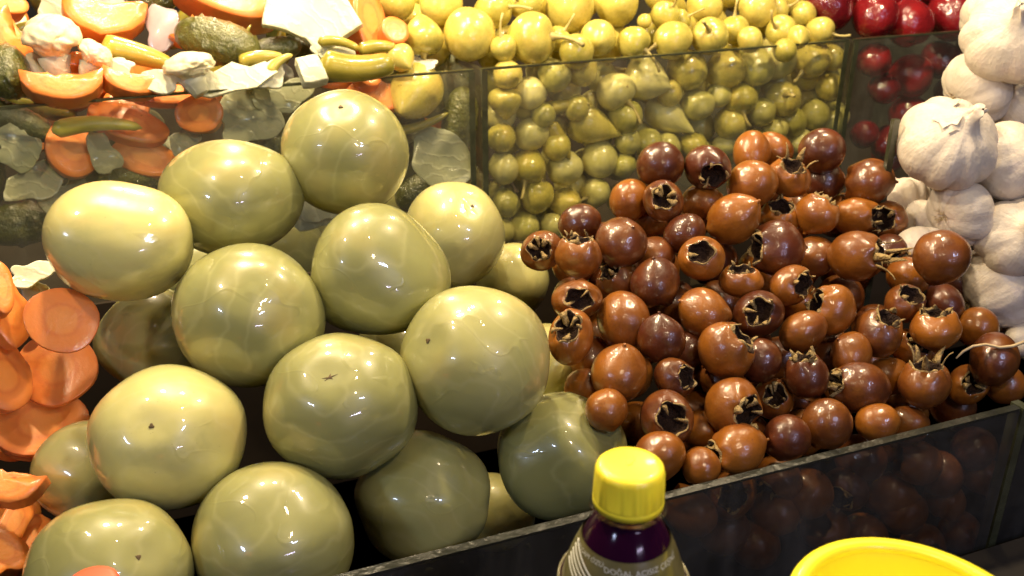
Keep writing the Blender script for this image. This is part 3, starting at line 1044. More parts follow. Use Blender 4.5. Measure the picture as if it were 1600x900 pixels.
def place_medlar(u, v, w, h, axis, sort, label, d, k, group='medlars heaped in the front tank'):
    g = random.Random(k * 13 + 1)
    if axis is None:
        axis = (g.uniform(-.5, .5), g.uniform(-.9, -.3), -0.75)
    ax = cvec(u, v, axis)
    q = ax.to_track_quat('Z', 'Y') @ Quaternion((0, 0, 1), g.uniform(0, 6.28))
    var = (k * 3) % 8
    body = (MED_ROUND if sort == 'round' else MED_BODY)[var]
    size = max((w + h) / 4, 33) * d / F / math.sqrt(D(u, v).length)
    st_ = 1.0
    if abs(axis[2]) < 0.6:
        st_ = w / h if abs(axis[0]) > abs(axis[1]) else h / w
        st_ = min(1.15, max(0.86, st_))
    if sort == 'tip':
        size *= 0.97
    sq_ = g.uniform(0.94, 1.06)
    o = obj('medlar', body, None, pt(u, v, d), q, (size * sq_, size / sq_, size * st_ * g.uniform(0.93, 1.08)))
    tag(o, label, 'medlar', group)
    if sort != 'round' and sort != 'tip':
        obj('calyx_hollow', MED_CAL[var], o)
        obj('calyx_rim', MED_RIM[var], o)
        kind = {'star': SEP_IN, 'tall': SEP_UP, 'short': SEP_SHORT}.get(sort)
        if sort == 'hollow':
            for i in g.sample(range(5), 2 + k % 2):
                obj('sepal', (SEP_SHORT if (i + k) % 2 else SEP_IN)[(i + k) % 3], o, (0, 0, 0), Quaternion((0, 0, 1), 2 * math.pi * (i + g.uniform(-.3, .3)) / 5), (g.uniform(.9, 1.05), g.uniform(.5, 1.0), g.uniform(.92, 1.0)))
        if kind:
            for i in range(5):
                if sort == 'star' and (i + k) % 4 == 0:
                    kd = SEP_SHORT
                else:
                    kd = kind
                obj('sepal', kd[(i + k) % 3], o, (0, 0, 0), Quaternion((0, 0, 1), 2 * math.pi * (i + g.uniform(-.32, .32)) / 5) @ Quaternion((0, 1, 0), g.uniform(-.12, .08)), (g.uniform(.85, 1.06), g.uniform(.6, 1.25), g.uniform(0.96, 1.12)))
    return o


for k, (m, d) in enumerate(zip(mset, dep)):
    place_medlar(*m, d, k)


def fill(existing, rects, n, gap_px, depth_fn, seed, dmin):
    """points for the pieces one glimpses in the gaps: behind the first layer and not inside it"""
    g = random.Random(seed)
    out = []
    E = [(pt(u, v, d), r * d / F) for (u, v, d, r) in existing]
    tries = 0
    while len(out) < n and tries < 6000:
        tries += 1
        x0, y0, x1, y1 = g.choice(rects)
        u, v = g.uniform(x0, x1), g.uniform(y0, y1)
        d = depth_fn(u, v) + g.uniform(0, 0.025)
        p, r = pt(u, v, d), gap_px * d / F
        if all((p - q).length > 0.86 * (r + s) for q, s in E):
            E.append((p, r))
            out.append((u, v, d))
    return out


ex = [(m[0], m[1], d, p) for m, d, p in zip(mset, dep, pxr)]
ex += [(a[0], a[1], d, (a[2] + a[3]) / 4) for a, d in zip(TOMS, relax([a[4] for a in TOMS], px, uv, 0.95, pull=0.01))]
for k, (u, v, d) in enumerate(fill(ex, [(880, 380, 1500, 640), (1000, 280, 1400, 480), (980, 560, 1400, 690)], 70, 38,
                                   lambda u, v: on_heap(u, v, *HEAP) + 0.045, 3, 0)):
    if 200 + k in SKIP:
        continue
    FILL[200 + k] = place_medlar(u, v, 76, 72, None, 'round', 'medlar buried in the heap, glimpsed only through the gaps', d, 200 + k, 'medlars buried in the heap')
# seen through the smeared front pane
LOWM = [(1262, 770), (1320, 762), (1345, 715), (1436, 722), (1470, 740), (1395, 772), (1412, 800), (1475, 778), (1520, 700), (1535, 745), (1210, 800), (1290, 825), (1350, 835), (1140, 770),
        (1130, 830), (1080, 800), (1500, 830), (1220, 745), (1180, 850), (1440, 850)]
LOWL = {}
LV = sorted(range(len(LOWM)), key=lambda i: LOWM[i][1])
for nb, (a_, b_, ph_) in enumerate([(0, 7, 'upper'), (7, 14, 'middle'), (14, 20, 'lowest')]):
    for n_, i in enumerate(sorted(LV[a_:b_], key=lambda i: LOWM[i][0])):
        LOWL[i] = f'{ORD[n_]} medlar from the bottle in the {ph_} row seen through the smeared front glass'
for k, (u, v) in enumerate(LOWM):
    r = 0.0185
    d = on_t(u, v, TF + 0.003 + r + 0.004 * (k % 3))
    place_medlar(u, v, 2 * r * F / d, 2 * r * F / d * 0.9, (random.uniform(-.6, .6), random.uniform(-.6, .6), random.uniform(-.2, .9)) if k % 2 else None, 'short' if k % 4 == 1 else 'round',
                 LOWL[k], d, 300 + k, 'medlars behind the front glass')

# ------------------------------------------------------------------ round pickled peppers
PEP_V = []
profs = [
    [(0, -.90), (.25, -.88), (.62, -.68), (.92, -.25), (1.0, .12), (.93, .48), (.70, .78), (.36, .92), (.12, .90), (0, .87)],
    [(0, -1.12), (.16, -1.02), (.48, -.74), (.84, -.30), (1.0, .14), (.95, .48), (.72, .78), (.36, .90), (.12, .88), (0, .85)],
    [(0, -.98), (.30, -.90), (.66, -.62), (.90, -.22), (.98, .16), (.90, .52), (.64, .84), (.34, .98), (.14, 1.0), (0, .99)],
    [(0, -1.45), (.12, -1.30), (.34, -.90), (.68, -.40), (.86, .10), (.82, .48), (.60, .78), (.32, .90), (.12, .88), (0, .85)],
]
for k in range(8):
    pr = smooth_profile(profs[k % 4], 22)
    v, f = lathe(pr, 28)
    ph = np.arctan2(v[:, 1], v[:, 0])
    rr = 1 + 0.03 * np.cos(3 * ph + k) * np.clip(v[:, 2] + .4, 0, 1) + 0.03 * Noise(k + 11, 2.0)(v) + 0.008 * Noise(k + 91, 6)(v)
    PEP_V.append(v * rr[:, None])
PEP_F = f
PEP = [mesh('pickled_pepper', v, PEP_F, M_PEP) for v in PEP_V]
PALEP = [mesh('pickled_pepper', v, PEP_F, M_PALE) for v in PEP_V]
REDP = [mesh('red_pepper', v, PEP_F, M_RED) for v in PEP_V]
PSTEM = []
for k in range(5):
    bend = (k - 2) * 0.25 + 0.15
    L = 0.9 + 0.15 * k
    path = [(0, 0, .80), (0, 0, .92)] + [(bend * (t ** 2), 0.1 * t, .92 + L * t * (1 - 0.15 * abs(bend) * t)) for t in (0.15, .4, .7, 1.0)]
    v, f = tube_mesh(path, [.26, .20, .11, .085, .08, .10], 8)
    PSTEM.append(mesh('stem', v, f, M_PEPSTEM))

PEPA = [
    # above the rim: u, v, size, stem direction (right, up, toward) or None, mesh
    (732, 57, 80, None, 0), (660, 55, 68, (.1, -.9, .3), 1), (688, 8, 70, None, 0), (768, 18, 62, (.8, .2, .5), 2), (828, 62, 80, (.85, .1, .25), 0), (890, 14, 80, None, 0),
    (965, 5, 76, None, 2), (899, 80, 58, (.4, -.3, -.8), 0), (935, 60, 62, None, 2), (988, 66, 50, (.75, -.5, .3), 0), (1053, 62, 62, (-.85, -.25, .3), 0), (1110, 58, 60, (-.1, .35, .9), 0),
    (1148, 48, 48, (.0, .95, .2), 2), (1037, 25, 46, (.6, .6, .5), 2), (1062, 32, 34, (.7, .3, .3), 0), (1006, 33, 24, None, 0), (1100, 8, 62, (.9, .3, .1), 0), (1182, 12, 62, None, 0),
    (1280, 47, 46, (.88, -.35, .1), 2), (1222, 48, 50, (-.4, .3, .8), 0), (1212, 14, 46, (.95, .12, .1), 0), (1170, 62, 40, None, 0), (1248, 60, 38, None, 1),
    (825, 5, 56, (-.6, .3, .7), 0), (620, 5, 58, None, 0), (1035, -12, 60, None, 0), (1140, -14, 56, None, 0), (790, -14, 56, None, 0), (870, 62, 44, (.6, .7, .3), 0),
    (788, 78, 44, (-.2, .9, .3), 1), (628, 92, 50, None, 1), (1225, 78, 40, None, 0), (1255, 22, 40, None, 0),
]
PEPB = [
    # behind the pane
    (960, 142, 56, (.7, -.6, .2), 0), (1010, 124, 66, (-.8, .3, -.2), 1), (1075, 112, 60, None, 0), (1135, 108, 56, None, 0), (1180, 108, 54, None, 0), (866, 120, 48, (.4, .8, -.2), 0),
    (826, 146, 46, None, 0), (789, 160, 48, (-.1, .95, .2), 1), (922, 196, 60, (-.92, .3, .1), 3), (976, 184, 48, (.1, .6, .5), 0), (1042, 180, 60, (-.75, .5, -.2), 3), (1090, 166, 46, None, 0),
    (1156, 152, 50, (.2, -.8, .4), 1), (1140, 195, 46, None, 0), (1188, 176, 42, None, 0), (830, 210, 48, None, 0), (1010, 225, 44, None, 0), (1085, 228, 40, None, 0), (826, 257, 52, (-.2, -.9, .3), 1),
    (881, 264, 50, None, 0), (936, 250, 54, None, 0), (974, 258, 34, None, 0), (838, 308, 48, (.3, .9, .2), 0), (886, 317, 46, None, 1), (932, 300, 44, (-.7, -.4, .5), 0), (820, 356, 44, None, 0),
    (864, 352, 36, None, 0), (1222, 155, 52, (.2, .2, .95), 0), (1258, 118, 46, None, 0), (1238, 190, 40, None, 0), (1272, 180, 44, None, 0), (1212, 202, 36, None, 0), (1296, 138, 40, None, 2),
    (784, 215, 40, None, 0), (788, 262, 44, None, 0), (790, 318, 40, None, 0), (1212, 92, 66, None, 0), (1270, 92, 52, (-.5, -.6, .5), 0), (910, 108, 44, None, 2), (1122, 150, 38, None, 0),
    (1040, 232, 40, None, 0), (980, 222, 38, None, 0), (900, 168, 36, None, 0), (1298, 92, 40, None, 0), (1300, 190, 36, None, 0), (1180, 222, 36, None, 0), (1250, 222, 36, None, 0), (792, 118, 42, None, 0),
    (1045, 145, 38, None, 0), (850, 180, 36, None, 0), (780, 360, 40, None, 0), (1130, 228, 34, None, 0), (868, 228, 40, None, 0),
]
BHEAP = (0.895, -0.180, 0.62)


def place_pepper(u, v, w, axis, var, d, k, label, meshes, name='pickled_pepper', cat='pepper', group=None, stem=True):
    g = random.Random(k * 7 + 5)
    if axis is None:
        axis = (g.uniform(-.6, .6), g.uniform(-.5, .7), -0.7)
        show = False
    else:
        show = True
    ax = cvec(u, v, axis)
    q = ax.to_track_quat('Z', 'Y') @ Quaternion((0, 0, 1), g.uniform(0, 6.28))
    size = w / 2 * d / F / math.sqrt(D(u, v).length)
    o = obj(name, meshes[var + (4 if k % 2 else 0)], None, pt(u, v, d), q, (size * g.uniform(.93, 1.06), size * g.uniform(.93, 1.06), size * g.uniform(.94, 1.12)))
    tag(o, label, cat, group)
    if show and stem:
        obj('stem', PSTEM[k % 5], o)
    return o


def pepper_labels(rows, describe):
    pass


def row_labels(items, bands, where):
    """bands: list of (upper v, phrase). Ordinals count along each band from the dark divider"""
    lab = {}
    v0 = -1e9
    for vmax, phrase in bands:
        ids = sorted([i for i, p in enumerate(items) if v0 <= p[1] < vmax], key=lambda i: items[i][0])
        for n, i in enumerate(ids):
            p = items[i]
            look = 'stemmed' if p[3] is not None else 'smooth'
            size = 'large' if p[2] >= 60 else ('small' if p[2] < 42 else 'round')
            shape = {0: '', 1: ' pointed', 2: ' egg-shaped', 3: ' long-tipped'}[p[4]]
            lab[i] = f'{ORD[n]} pepper {phrase} from {where}, {size}{shape} and {look}'
        v0 = vmax
    return lab


la = row_labels(PEPA, [(-5, 'in the uppermost mound row'), (28, 'in the second mound row'), (56, 'in the third mound row'), (999, 'right over the rim')], 'the mixed pickles')
lb = row_labels(PEPB, [(130, 'in the top row behind glass'), (172, 'in the second row behind glass'), (213, 'in the third row behind glass'), (245, 'in the fourth row behind glass'),
                       (290, 'in the fifth row behind glass'), (999, 'in the deepest row behind glass')], 'the tank corner')
la[0] = 'largest smooth pale yellow pepper standing over the corner of the pepper tank'
la[4] = 'big golden pepper over the rim with a curved stem and a torn skin'
la[18] = 'small bright pepper next to the red ones with its stem pointing at them'
la[12] = 'round pepper on the mound with a stem standing straight up'
d0, lo = [], []
pall = PEPA + PEPB
pall = [p if i < len(PEPA) else (p[0], p[1], p[2] * 1.14, *p[3:]) for i, p in enumerate(pall)]
for i, p in enumerate(pall):
    r = p[2] / 2 / F
    if i < len(PEPA):
        d = on_heap(p[0], p[1], *BHEAP)
        lo.append(0.5)
    else:
        d = (TB + 0.004) / (dt(p[0], p[1]) - r)
        lo.append(d)
    d0.append(d)
dep = relax(d0, [p[2] / 2 for p in pall], [(p[0], p[1]) for p in pall], 0.80, lo=lo, pull=0.03)
pex = []
for k, (p, d) in enumerate(zip(pall, dep)):
    lab = la[k] if k < len(PEPA) else lb[k - len(PEPA)]
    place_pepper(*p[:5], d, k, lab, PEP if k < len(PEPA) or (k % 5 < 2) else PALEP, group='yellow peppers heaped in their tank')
    pex.append((p[0], p[1], d, p[2] / 2))
for k, (u, v, d) in enumerate(fill(pex, [(770, 110, 1310, 240), (770, 110, 1310, 240), (770, 230, 1000, 370)], 90, 25, lambda u, v: on_t(u, v, TB + 0.042), 5, 0)):
    if 400 + k in SKIP:
        continue
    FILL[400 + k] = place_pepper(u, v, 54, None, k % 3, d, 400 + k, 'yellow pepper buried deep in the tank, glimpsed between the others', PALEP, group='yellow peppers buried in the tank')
for k, (u, v, d) in enumerate(fill(pex, [(610, -10, 1300, 90)], 34, 28, lambda u, v: on_heap(u, v, *BHEAP) + 0.04, 6, 0)):
    if 500 + k in SKIP:
        continue
    FILL[500 + k] = place_pepper(u, v, 56, None, k % 3, d, 500 + k, 'yellow pepper buried in the mound over the rim, glimpsed between the others', PEP, group='yellow peppers buried in the mound')

# dark red peppers beside them
REDS = [(1365, 28, 66, (.3, .5, -.7), 0, 'glossy dark red pepper over the rim next to the yellow peppers'),
        (1422, 32, 66, (.1, -.7, .4), 2, 'crinkled shining red pepper between two smooth ones'),
        (1490, 24, 76, (-.2, .6, -.6), 0, 'largest smooth red pepper touching the garlic'),
        (1296, 12, 70, None, 0, 'dull red pepper behind the pointing yellow stem'),
        (1335, -14, 60, None, 2, 'red pepper at the top edge above the glossy one'),
        (1450, -22, 64, None, 0, 'red pepper at the top edge above the crinkled one'),
        (1398, -12, 52, None, 0, 'small red pepper at the top edge between its neighbours'),
        (1380, 140, 44, None, 0, 'orange-red pepper seen through the corner of the red pepper tank'),
        (1420, 118, 62, None, 0, 'dim red pepper under the crinkled one, behind the tank glass'),
        (1350, 208, 40, None, 0, 'dim red pepper low in the tank corner behind the medlars'),
        (1470, 96, 60, None, 2, 'dim red pepper behind the tank glass next to the garlic'),
        (1418, 178, 56, None, 0, 'deep shaded red pepper low behind the glass beside the garlic'),
        (1365, 95, 50, None, 0, 'shaded red pepper just under the rim at the tank corner'),
        (1385, 225, 50, None, 2, 'lowest shaded red pepper behind the glass, above the golden brown medlar'),
        (1520, 70, 52, None, 0, 'shaded red pepper hidden by the top garlic bulb')]
REDS = [(p[0], p[1], p[2] * 1.15, *p[3:]) for p in REDS]
d0, lo = [], []
for p in REDS:
    r = p[2] / 2 / F
    if p[1] < 60:
        d0.append(on_heap(p[0], p[1], *BHEAP))
        lo.append(0.5)
    else:
        d = (TB + 0.006) / (dt(p[0], p[1]) - r)
        d0.append(d + 0.01)
        lo.append(d)
dep = relax(d0, [p[2] / 2 for p in REDS], [(p[0], p[1]) for p in REDS], 0.88, lo=lo, pull=0.03)
for k, (p, d) in enumerate(zip(REDS, dep)):
    place_pepper(*p[:5], d, 600 + k, p[5], REDP, name='red_pepper', group='dark red peppers in their tank', stem=False)

rex = [(p[0], p[1], d, p[2] / 2) for p, d in zip(REDS, dep)]
for k, (u, v, d) in enumerate(fill(rex, [(1338, 80, 1530, 250)], 22, 27, lambda u, v: on_t(u, v, TB + 0.036), 9, 0)):
    if 650 + k in SKIP:
        continue
    FILL[650 + k] = place_pepper(u, v, 56, None, k % 3, d, 650 + k, 'red pepper', REDP, name='red_pepper', group='dark red peppers buried in their tank', stem=False)

# ------------------------------------------------------------------ garlic
GAR = []
for k in range(5):
    pr = smooth_profile([(0, -.66), (.16, -.72), (.45, -.70), (.82, -.48), (1.0, -.08), (.93, .28), (.66, .58), (.34, .74), (.18, .88), (.13, 1.00), (.11, 1.10), (0, 1.12)], 34)
    v, f = lathe(pr, 56)
    ph = np.arctan2(v[:, 1], v[:, 0])
    nc = 6 + k % 3
    g = np.random.default_rng(k)
    phw = ph + 0.25 * np.sin(ph * 2 + k)
    lob = np.abs(np.cos(nc * phw / 2)) ** 0.6
    bodyw = np.clip(1 - ((v[:, 2] + 0.05) / 0.8) ** 2, 0, 1)
    rr = 1 + 0.12 * (lob - 0.7) * bodyw + 0.03 * Noise(k + 3, 2.2)(v) + 0.008 * Noise(k + 8, 9)(v)
    v = v * rr[:, None]
    neck = np.clip((v[:, 2] - .7), 0, 1)
    v[:, 0] += neck * (0.5 * math.sin(k * 2.1)) + neck * 0.10 * np.sin(ph * 4 + v[:, 2] * 9)
    v[:, 1] += neck * (0.5 * math.cos(k * 2.1)) + neck * 0.10 * np.cos(ph * 3)
    GAR.append(mesh('garlic_bulb', v, f, M_GAR))


def root_tuft(seed):
    g = random.Random(seed)
    V, Fc = [], []
    for _ in range(22):
        a, r = g.uniform(0, 6.28), g.uniform(0, .16)
        L = g.uniform(.08, .28)
        p0 = Vector((r * math.cos(a), r * math.sin(a), -.66))
        dr = Vector((math.cos(a) * .6, math.sin(a) * .6, -1)).normalized()
        path = [p0, p0 + dr * L * .5 + Vector((g.uniform(-.04, .04), g.uniform(-.04, .04), 0)), p0 + dr * L + Vector((g.uniform(-.08, .08), g.uniform(-.08, .08), 0))]
        v, f = tube_mesh(path, [.018, .014, .006], 4)
        b = len(V)
        V += v
        Fc += [tuple(b + i for i in q) for q in f]
    return mesh('root_tuft', V, Fc, M_ROOT)


TUFT = [root_tuft(k) for k in range(3)]
# loose papery skin standing off the neck
PAPER = []
for k in range(3):
    g = random.Random(k)
    pts = [(x, y) for x, y in [(-.30, -.1), (.02, -.22), (.34, -.08), (.42, .16), (.22, .22), (.10, .42), (-.06, .2), (-.24, .30), (-.36, .08)]]
    v, f = slab(pts, 0.012, 0.0, k, 0.05, bend=0.9)
    PAPER.append(mesh('paper_skin', v, f, M_GAR))

GARS = [
    # u, v, w, axis of the neck, tuft, paper, dd, label
    (1580, 62, 148, (.15, .45, .85), 0, 0, 0.0, 'topmost garlic bulb at the corner, broad and smooth'),
    (1528, 138, 112, (.75, .35, -.4), 1, 0, .03, 'garlic bulb with a frayed root end, tucked under the topmost one'),
    (1482, 224, 150, (.35, .55, .70), 0, 1, 0.0, 'large garlic bulb with torn papery skin at its neck, next to the medlar crest'),
    (1598, 166, 84, (.6, -.5, -.4), 0, 0, .02, 'garlic bulb cut by the picture edge under the topmost one'),
    (1582, 254, 124, (.6, .3, .6), 0, 0, -.01, 'smooth pinkish garlic bulb at the edge under the torn one'),
    (1590, 372, 128, (.35, .2, .9), 0, 0, -.01, 'rounded garlic bulb at the edge with a small pit facing out'),
    (1502, 330, 104, (.6, .2, -.6), 0, 0, .01, 'smooth garlic bulb above the large smooth medlar'),
    (1410, 312, 78, (-.3, .8, -.4), 0, 0, .085, 'small garlic bulb half behind the golden brown medlar'),
    (1436, 392, 84, (-.3, .6, -.6), 0, 0, .03, 'shiny garlic bulb half hidden by the large smooth medlar'),
    (1556, 452, 134, (.7, .4, -.2), 0, 0, .02, 'streaked grey-white garlic bulb lowest in the garlic heap'),
    (1606, 530, 70, (.5, .3, .5), 0, 0, .0, 'garlic bulb at the edge beside the medlar with a root across it'),
    (1452, 352, 84, (.4, .5, -.5), 0, 0, .06, 'garlic bulb in the gap between the small half-hidden one and the smooth one'),
    (1545, 30, 90, (.5, .3, -.6), 0, 0, .08, 'garlic bulb behind the topmost one by the red peppers'),
]
GHEAP = (0.53, -0.30, 2.0)
d0 = [on_heap(g_[0], g_[1], *GHEAP) + g_[6] for g_ in GARS]
dep = relax(d0, [g_[2] / 2 * 0.95 for g_ in GARS], [(g_[0], g_[1]) for g_ in GARS], 0.80, pull=0.10)
for k, (g_, d) in enumerate(zip(GARS, dep)):
    u, v, w, axis, tf_, pp, _, label = g_
    ax = cvec(u, v, axis)
    q = ax.to_track_quat('Z', 'Y') @ Quaternion((0, 0, 1), k * 1.3)
    size = w * 1.08 / 2 * d / F / math.sqrt(D(u, v).length)
    o = obj('garlic_bulb', GAR[k % 5], None, pt(u, v, d), q, size)
    tag(o, label, 'garlic', 'garlic bulbs heaped beside the medlars')
    obj('root_tuft', TUFT[k % 3], o)
    if pp:
        obj('paper_skin', PAPER[0], o, (.25, .1, .74), Quaternion((0.3, 1, 0.2), 0.6), .7)
        obj('paper_skin', PAPER[1], o, (-.12, .36, .66), Quaternion((1, 0.2, 0.4), -0.8), .6)
        obj('paper_skin', PAPER[2], o, (.3, -.35, .6), Quaternion((0.5, 1, 0.2), 1.0), .65)
# a long dry root lying over the end medlar
pts_ = [(1494, 560), (1505, 549), (1520, 541), (1540, 538), (1562, 543), (1582, 541), (1604, 533)]
dr_ = on_heap(1545, 545, *HEAP) - 0.026
v, f = tube_mesh([pt(u, v_, dr_) for u, v_ in pts_], [.0006, .0009, .0010, .0010, .0011, .0012, .0012], 6)
tag(obj('garlic_root', mesh('garlic_root', v, f, M_ROOT)), 'pale dry garlic root lying across the end medlar', 'root')


# ------------------------------------------------------------------ carrots and mixed pickles
def disc_outline(n=28, sx=1.0, sy=1.0, seed=0, wob=0.03):
    g = np.random.default_rng(seed)
    p = g.uniform(0, 6.28, 3)
    out = []
    for i in range(n):
        a = 2 * math.pi * i / n
        r = 1 + wob * (math.sin(2 * a + p[0]) + .6 * math.sin(3 * a + p[1]) + .4 * math.sin(5 * a + p[2]))
        out.append((r * sx * math.cos(a), r * sy * math.sin(a)))
    return out


def half_outline(n=18, sx=1.0, sy=1.0):
    out = [(sx * math.cos(math.pi * i / n), sy * math.sin(math.pi * i / n)) for i in range(n + 1)]
    return out + [(-sx * .6, -.06 * sy), (0, -.08 * sy), (sx * .6, -.05 * sy)]


def chunk_outline(n, w, h, seed):
    g = np.random.default_rng(seed)
    top = [(-w / 2 + w * i / n, h * (.30 - .16 * math.sin(math.pi * i / n) + .03 * g.normal())) for i in range(n + 1)]
    bot = [(w / 2 * math.cos(math.pi * i / n), h * (.22 - .72 * math.sin(math.pi * i / n) ** .8 + .02 * g.normal())) for i in range(1, n)]
    return (top + bot)[::-1]


def rough_outline(n, sx, sy, seed, amt=.18):
    n = 48
    g = np.random.default_rng(seed)
    ph = g.uniform(0, 6.28, 5)
    out = []
    for i in range(n):
        a = 2 * math.pi * i / n
        r = 1 + amt * sum(math.sin((q + 2) * a + ph[q]) / (1 + .4 * q) for q in range(5)) + .10 * amt * math.sin(13 * a + ph[0]) + .06 * amt * math.sin(19 * a + ph[1])
        out.append((r * sx * math.cos(a), r * sy * math.sin(a)))
    return out


def px_m(d, u, v):
    return d / F / math.sqrt(D(u, v).length)


def basis_quat(u, v, normal, roll):
    n = cvec(u, v, normal)
    r, p, t = frame(u, v)
    x = r * math.cos(roll) + p * math.sin(roll)
    x = (x - n * x.dot(n)).normalized()
    y = n.cross(x)
    return Matrix((x, y, n)).transposed().to_quaternion()


def piece(name, cat, label, u, v, d, V, Fc, mat, normal, roll, group, smooth=True):
    o = obj(name, mesh(name, V, Fc, mat, smooth), None, pt(u, v, d), basis_quat(u, v, normal, roll))
    return tag(o, label, cat, group)


def carrot(u, v, w, h, normal, roll, thick, dd, label, seed, heap, half=False, group='carrot pieces', bend=0, mat=None, amt=None):
    d = heap(u, v) + dd
    k = px_m(d, u, v)
    if half:
        out = chunk_outline(12, w * k, h * k, seed)
    else:
        out = disc_outline(32, w / 2 * k, h / 2 * k, seed) if amt is None else rough_outline(40, w / 2 * k, h / 2 * k, seed, amt)
    V, Fc = slab(out, thick * k, 0.012 * w * k * 0.3, seed, 0.012 * w * k, bend=bend)
    return piece('carrot_slice', 'carrot', label, u, v, d, V, Fc, mat or M_CAR, normal, roll, group)


def gherkin(u, v, L, w, roll, depth_tilt, dd, label, heap, seed, group='gherkins in the mixed pickles', cut=False):
    d = heap(u, v) + dd
    k = px_m(d, u, v)
    v0, f0 = sphere_dirs(36, 40)
    nz, nb = Noise(seed, 2.0), Noise(seed + 5, 13)
    x = v0[:, 2]
    prof = np.sqrt(np.clip(1 - np.abs(x) ** 2.6, 0, 1))
    V = np.c_[v0[:, 2] * L / 2, prof * v0[:, 0] / np.maximum(1e-6, np.hypot(v0[:, 0], v0[:, 1])) * w / 2, prof * v0[:, 1] / np.maximum(1e-6, np.hypot(v0[:, 0], v0[:, 1])) * w / 2]
    V[np.hypot(v0[:, 0], v0[:, 1]) < 1e-6, 1:] = 0
    wart = np.clip(nb(v0 * (1, 1, 1.6)) - 0.8, 0, 1)
    V[:, 1:] *= (1 + 0.05 * nz(v0) + 0.2 * wart)[:, None]
    V *= k
    n = (math.sin(depth_tilt) * -math.cos(roll), math.sin(depth_tilt) * -math.sin(roll), math.cos(depth_tilt))
    return piece('gherkin', 'gherkin', label, u, v, d, V, f0, M_GHER, n, roll, group)


def long_pepper(u, v, L, w, roll, bendpx, dd, label, heap, seed, group='long green peppers in the mixed pickles', mat=None, tip=0.15, tank=False):
    d = heap(u, v) + dd
    k = px_m(d, u, v)
    path, rad = [], []
    n = 16
    for i in range(n + 1):
        t = i / n * 2 - 1
        path.append((t * L / 2 * k, bendpx * (1 - t * t) * k - bendpx * .5 * k, 0.1 * bendpx * t * k))
        e = min(1.0, (1 - abs(t)) * 6 + 0.05) ** 0.5
        taper = 1 - (1 - tip) * ((t + 1) / 2) ** 1.6
        rad.append(max(0.0006, w / 2 * k * e * taper))
    V, Fc = tube_mesh(path, rad, 14)
    V = np.array(V)
    V += (0.05 * w * k * Noise(seed, 60.0)(V))[:, None] * np.array([0.2, 0.8, 0.8])
    return piece('green_pepper', 'pepper', label, u, v, d, V, Fc, mat or M_LONG, (0, 0, 1), roll, group)


def densify(poly, m=5):
    out = []
    for a, b in zip(poly, poly[1:] + poly[:1]):
        for q in range(m):
            out.append((a[0] + (b[0] - a[0]) * q / m, a[1] + (b[1] - a[1]) * q / m))
    return out


def leaf(u, v, w, h, normal, roll, dd, label, heap, seed, mat=None, name='cabbage_piece', cat='cabbage', group='cabbage pieces in the mixed pickles', bend=6.0, thick=5, amt=.14, poly=None):
    d = heap(u, v) + dd
    k = px_m(d, u, v)
    out = rough_outline(34, w / 2 * k, h / 2 * k, seed, amt) if poly is None else densify([(x * w / 2 * k, y * h / 2 * k) for x, y in poly])
    V, Fc = slab(out, thick * k, 0, seed, 0.065 * w * k, rings=9, bend=bend)
    return piece(name, cat, label, u, v, d, V, Fc, mat or M_CAB, normal, roll, group)


def floret(u, v, w, h, roll, dd, label, heap, seed):
    """a knobbly curd on a forked stalk"""
    d = heap(u, v) + dd
    k = px_m(d, u, v)
    g = np.random.default_rng(seed)
    v0, f0 = sphere_dirs(64, 44)
    cs = g.normal(size=(46, 3))
    cs /= np.linalg.norm(cs, axis=1)[:, None]
    cs[:, 1] = np.abs(cs[:, 1]) - 0.25
    cs /= np.linalg.norm(cs, axis=1)[:, None]
    big = g.normal(size=(9, 3))
    big[:, 1] = np.abs(big[:, 1])
    big /= np.linalg.norm(big, axis=1)[:, None]
    dist = 1 - (v0 @ cs.T).max(1)
    distb = 1 - (v0 @ big.T).max(1)
    rad = 0.72 + 0.22 * np.sqrt(np.clip(1 - distb / 0.30, 0, 1)) + 0.10 * np.sqrt(np.clip(1 - dist / 0.07, 0, 1)) + 0.02 * Noise(seed, 18)(v0)
    V = v0 * rad[:, None]
    low = V[:, 1] < -0.1
    V[low, 0] *= 0.75
    V = V * (w / 2 * k, h / 2 * k, w / 2 * k)
    o = piece('cauliflower_floret', 'cauliflower', label, u, v, d, V, f0, M_CAUL, (0, 0, 1), roll, 'cauliflower in the mixed pickles')
    sv, sf = tube_mesh([(0, -.25 * h * k, 0), (.03 * w * k, -.5 * h * k, 0), (.10 * w * k, -.75 * h * k, .05 * w * k)], [.26 * w * k, .20 * w * k, .15 * w * k], 12)
    obj('stalk', mesh('stalk', sv, sf, M_CAB), o)
    return o


bh = lambda u, v: on_heap(u, v, *BHEAP)
bt = lambda off: (lambda u, v: on_t(u, v, TB + off))
fh = lambda u, v: on_heap(u, v, *HEAP) + (0.02 if v < 560 else 0.06)

